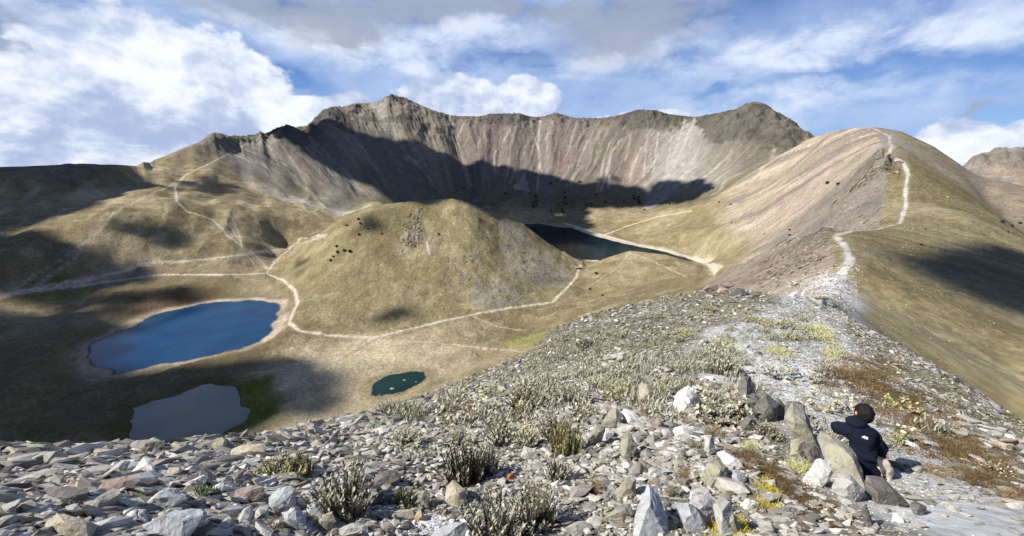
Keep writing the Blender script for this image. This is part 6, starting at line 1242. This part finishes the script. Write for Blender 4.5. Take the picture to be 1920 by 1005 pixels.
for side in 'LR':
    w_, p_ = J['wr' + side][0], J['pa' + side][0]; d_ = (p_ - w_).normalized(); s_ = d_.cross(Vector((0, 0, 1))).normalized() * (1 if side == 'L' else -1); dn = Vector((0, 0, -1))
    for f in range(4):
        b0 = p_ + d_ * .035 + s_ * (.027 - .018 * f); L_ = (.036, .042, .040, .030)[f]
        for j_, (k1, k2) in enumerate([(1, .1), (1.8, .4), (2.4, .9)]): J['f%s%d%d' % (side, f, j_)] = (b0 + d_ * L_ * k1 * .8 + dn * L_ * k2 * .5, .0088 - .001 * j_)
        E.append(['pa' + side] + ['f%s%d%d' % (side, f, j_) for j_ in range(3)])
    for j_ in range(2): J['t%s%d' % (side, j_)] = (p_ + s_ * (.04 + .012 * j_) + d_ * (.005 + .03 * j_) + dn * .006, .010)
    E.append(['pa' + side, 't%s0' % side, 't%s1' % side])
body = skin_mesh('person', J, E, skinm, 'pelvis'); tag(body, 'person with dark hair, navy jacket and cream trousers leaning on the large boulder', 'person')
def grow(keys, add, over={}): return {k: (over.get(k, (J[k][0],))[0], tuple(x + add for x in (J[k][1] if isinstance(J[k][1], tuple) else (J[k][1],) * 2)) if k not in over else over[k][1]) for k in keys}
JJ = grow(['pelvis', 'waist', 'chest', 'upper', 'neck', 'shL', 'elL', 'wrL', 'shR', 'elR', 'wrR'], .022, {'neck': (q(1611, 796, .01), (.062, .062)), 'elL': (q(1568, 801, .12), (.062, .062)), 'elR': (q(1651, 846, .03), (.062, .062)), 'shL': (q(1590, 804, .03), (.075, .075)), 'shR': (q(1635, 817, .0), (.078, .078))})
JJ['hem'] = (q(1621, 876, .0), (.125, .10)); JJ['pelvis'] = (q(1621, 866, 0), (.12, .10)); JJ['waist'] = (q(1620, 850, -.01), (.12, .10)); JJ['chest'] = (q(1614, 828, -.01), (.145, .11)); JJ['upper'] = (q(1611, 810, .0), (.14, .10)); JJ['hoodtop'] = (q(1610, 787, .0), (.088, .082))
jk = skin_mesh('jacket', JJ, [['hem', 'pelvis', 'waist', 'chest', 'upper', 'neck', 'hoodtop'], ['upper', 'shL', 'elL', 'wrL'], ['upper', 'shR', 'elR', 'wrR']], navy, 'pelvis', 3, body)
mb = bmesh.new(); mb.from_mesh(jk.data)
for v in mb.verts: v.co += v.normal * (.012 * mnoise.fractal(v.co * 14, .8, 2.1, 4) + .006 * math.sin(v.co.z * 60 + 5 * mnoise.noise(v.co * 6)))
mb.to_mesh(jk.data); mb.free()
TT = grow(['pelvis', 'hipL', 'knL', 'anL', 'hipR', 'knR', 'anR'], .016, {'hipR': (q(1638, 868, -.03), (.09, .09)), 'knR': (q(1656, 867, -.02), (.085, .085)), 'anR': (q(1659, 905, -.04), (.062, .062))}); tz = skin_mesh('trousers', TT, [['pelvis', 'hipL', 'knL', 'anL'], ['pelvis', 'hipR', 'knR', 'anR']], cream, 'pelvis', 3, body)
mb = bmesh.new(); mb.from_mesh(tz.data)
for v in mb.verts: v.co += v.normal * (.012 * mnoise.fractal(v.co * 12, .8, 2.1, 3))
mb.to_mesh(tz.data); mb.free()
for side in 'LR':
    a, t = J['an' + side][0], J['to' + side][0]; skin_mesh('boot', {'a': (a + Vector((0, 0, .03)), (.05, .05)), 'b': (a + Vector((0, 0, -.03)), (.05, .055)), 'c': ((a + t) / 2 + Vector((0, 0, -.04)), (.045, .04)), 'd': (t + Vector((0, 0, -.04)), (.045, .032))}, [['a', 'b', 'c', 'd']], bootm, 'a', 2, body)
V, F = ICO[4]; hc = q(1621, 773, .015); hp_ = V * [.076, .088, .100]; hp_ = hp_ * (1 + .05 * f3(V * [1, 1, .4], .25, 4, 5, .6))[:, None]; hp_ = hp_ * (1 + .10 * f3(V * [1, 1, .5], .16, 4, 8, .7))[:, None]; hp_[:, 2] -= .012
hair = mesh_np('hair', hp_ + np.array(hc), F, hairm, parent=body)
mesh_np('hood', V * (1 + .06 * f3(V, .5, 3, 3))[:, None] * [.090, .080, .052] + np.array(q(1606, 791.5, .01)), F, navy, parent=body)
# face features on the far side, ear on the left
fd = Vector((-.16, .98, -.05)).normalized(); sd = Vector((0, 0, 1)).cross(fd).normalized()
for nm, o_, r_, m_ in (('ear', sd * .066 + Vector((0, 0, -.015)) + fd * .02, (.01, .016, .024), skinm), ('ear', -sd * .066 + Vector((0, 0, -.015)) + fd * .02, (.01, .016, .024), skinm), ('face', fd * .036 + Vector((0, 0, -.022)), (.06, .056, .078), skinm), ('nose', fd * .094 + Vector((0, 0, -.018)), (.014, .016, .02), skinm)):
    mesh_np(nm, V * r_ + np.array(hc + o_), F, m_, parent=body)
for s_ in (-1, 1): mesh_np('eye', ICO[2][0] * .010 + np.array(hc + fd * .086 + sd * .026 * s_ + Vector((0, 0, .004))), ICO[2][1], cloth_mat('eye', (.05, .03, .02), .3), parent=body)
mesh_np('mouth', ICO[2][0] * [.022, .008, .006] + np.array(hc + fd * .084 + Vector((0, 0, -.052))), ICO[2][1], cloth_mat('lips', (.35, .14, .12), .6), parent=body)
# white emblem on the right shoulder blade: rounded quarter dome split by two arcs
def emblem():
    wm = cloth_mat('white_emblem', (.85, .85, .85), .7); c0 = q(1619.5, 820, 0); tocam = (-c0).normalized(); rt = Vector((1, 0, -.32)); rt = (rt - tocam * rt.dot(tocam)).normalized(); up_ = tocam.cross(rt) * -1
    if up_.z < 0: up_ = -up_
    dg = bpy.context.evaluated_depsgraph_get(); bpy.context.view_layer.update(); vs, fs = [], []
    def proj(x, y):
        o_ = c0 + rt * x + up_ * y; st = o_ + tocam * .6; ok, loc, nrm, _ = jk.ray_cast(st, -tocam, distance=1.5); return (loc + nrm * .003) if ok else o_ + tocam * .15
    S = K * .85
    bands = [(.0, 2.0), (2.6, 3.7), (4.3, 5.4)]
    for r0, r1 in bands:                                   # concentric arcs of a quarter dome
        k = len(vs); n = 10
        for i in range(n + 1):
            a = math.pi / 2 * i / n
            for r in (max(r0, .01), r1): vs.append(proj((2.2 - r * math.cos(a) * 1.0) * S, (-2.4 + r * math.sin(a)) * S))
        for i in range(n): fs.append((k + 2 * i, k + 2 * i + 1, k + 2 * i + 3, k + 2 * i + 2))
    for j in range(3):                                     # three short lines beside it
        k = len(vs); y = 2.0 - 1.9 * j
        for x, yy in ((2.8, y - .6), (6.6, y - .6), (6.6, y + .6), (2.8, y + .6)): vs.append(proj(x * S, yy * S))
        fs.append((k, k + 1, k + 2, k + 3))
    me = bpy.data.meshes.new('emblem'); me.from_pydata([tuple(v) for v in vs], [], fs); me.materials.append(wm); o = bpy.data.objects.new('emblem', me); COL.objects.link(o); o.parent = body
    md = o.modifiers.new('thick', 'SOLIDIFY'); md.thickness = .002
emblem()
print('done', round(time.time() - T0, 1))
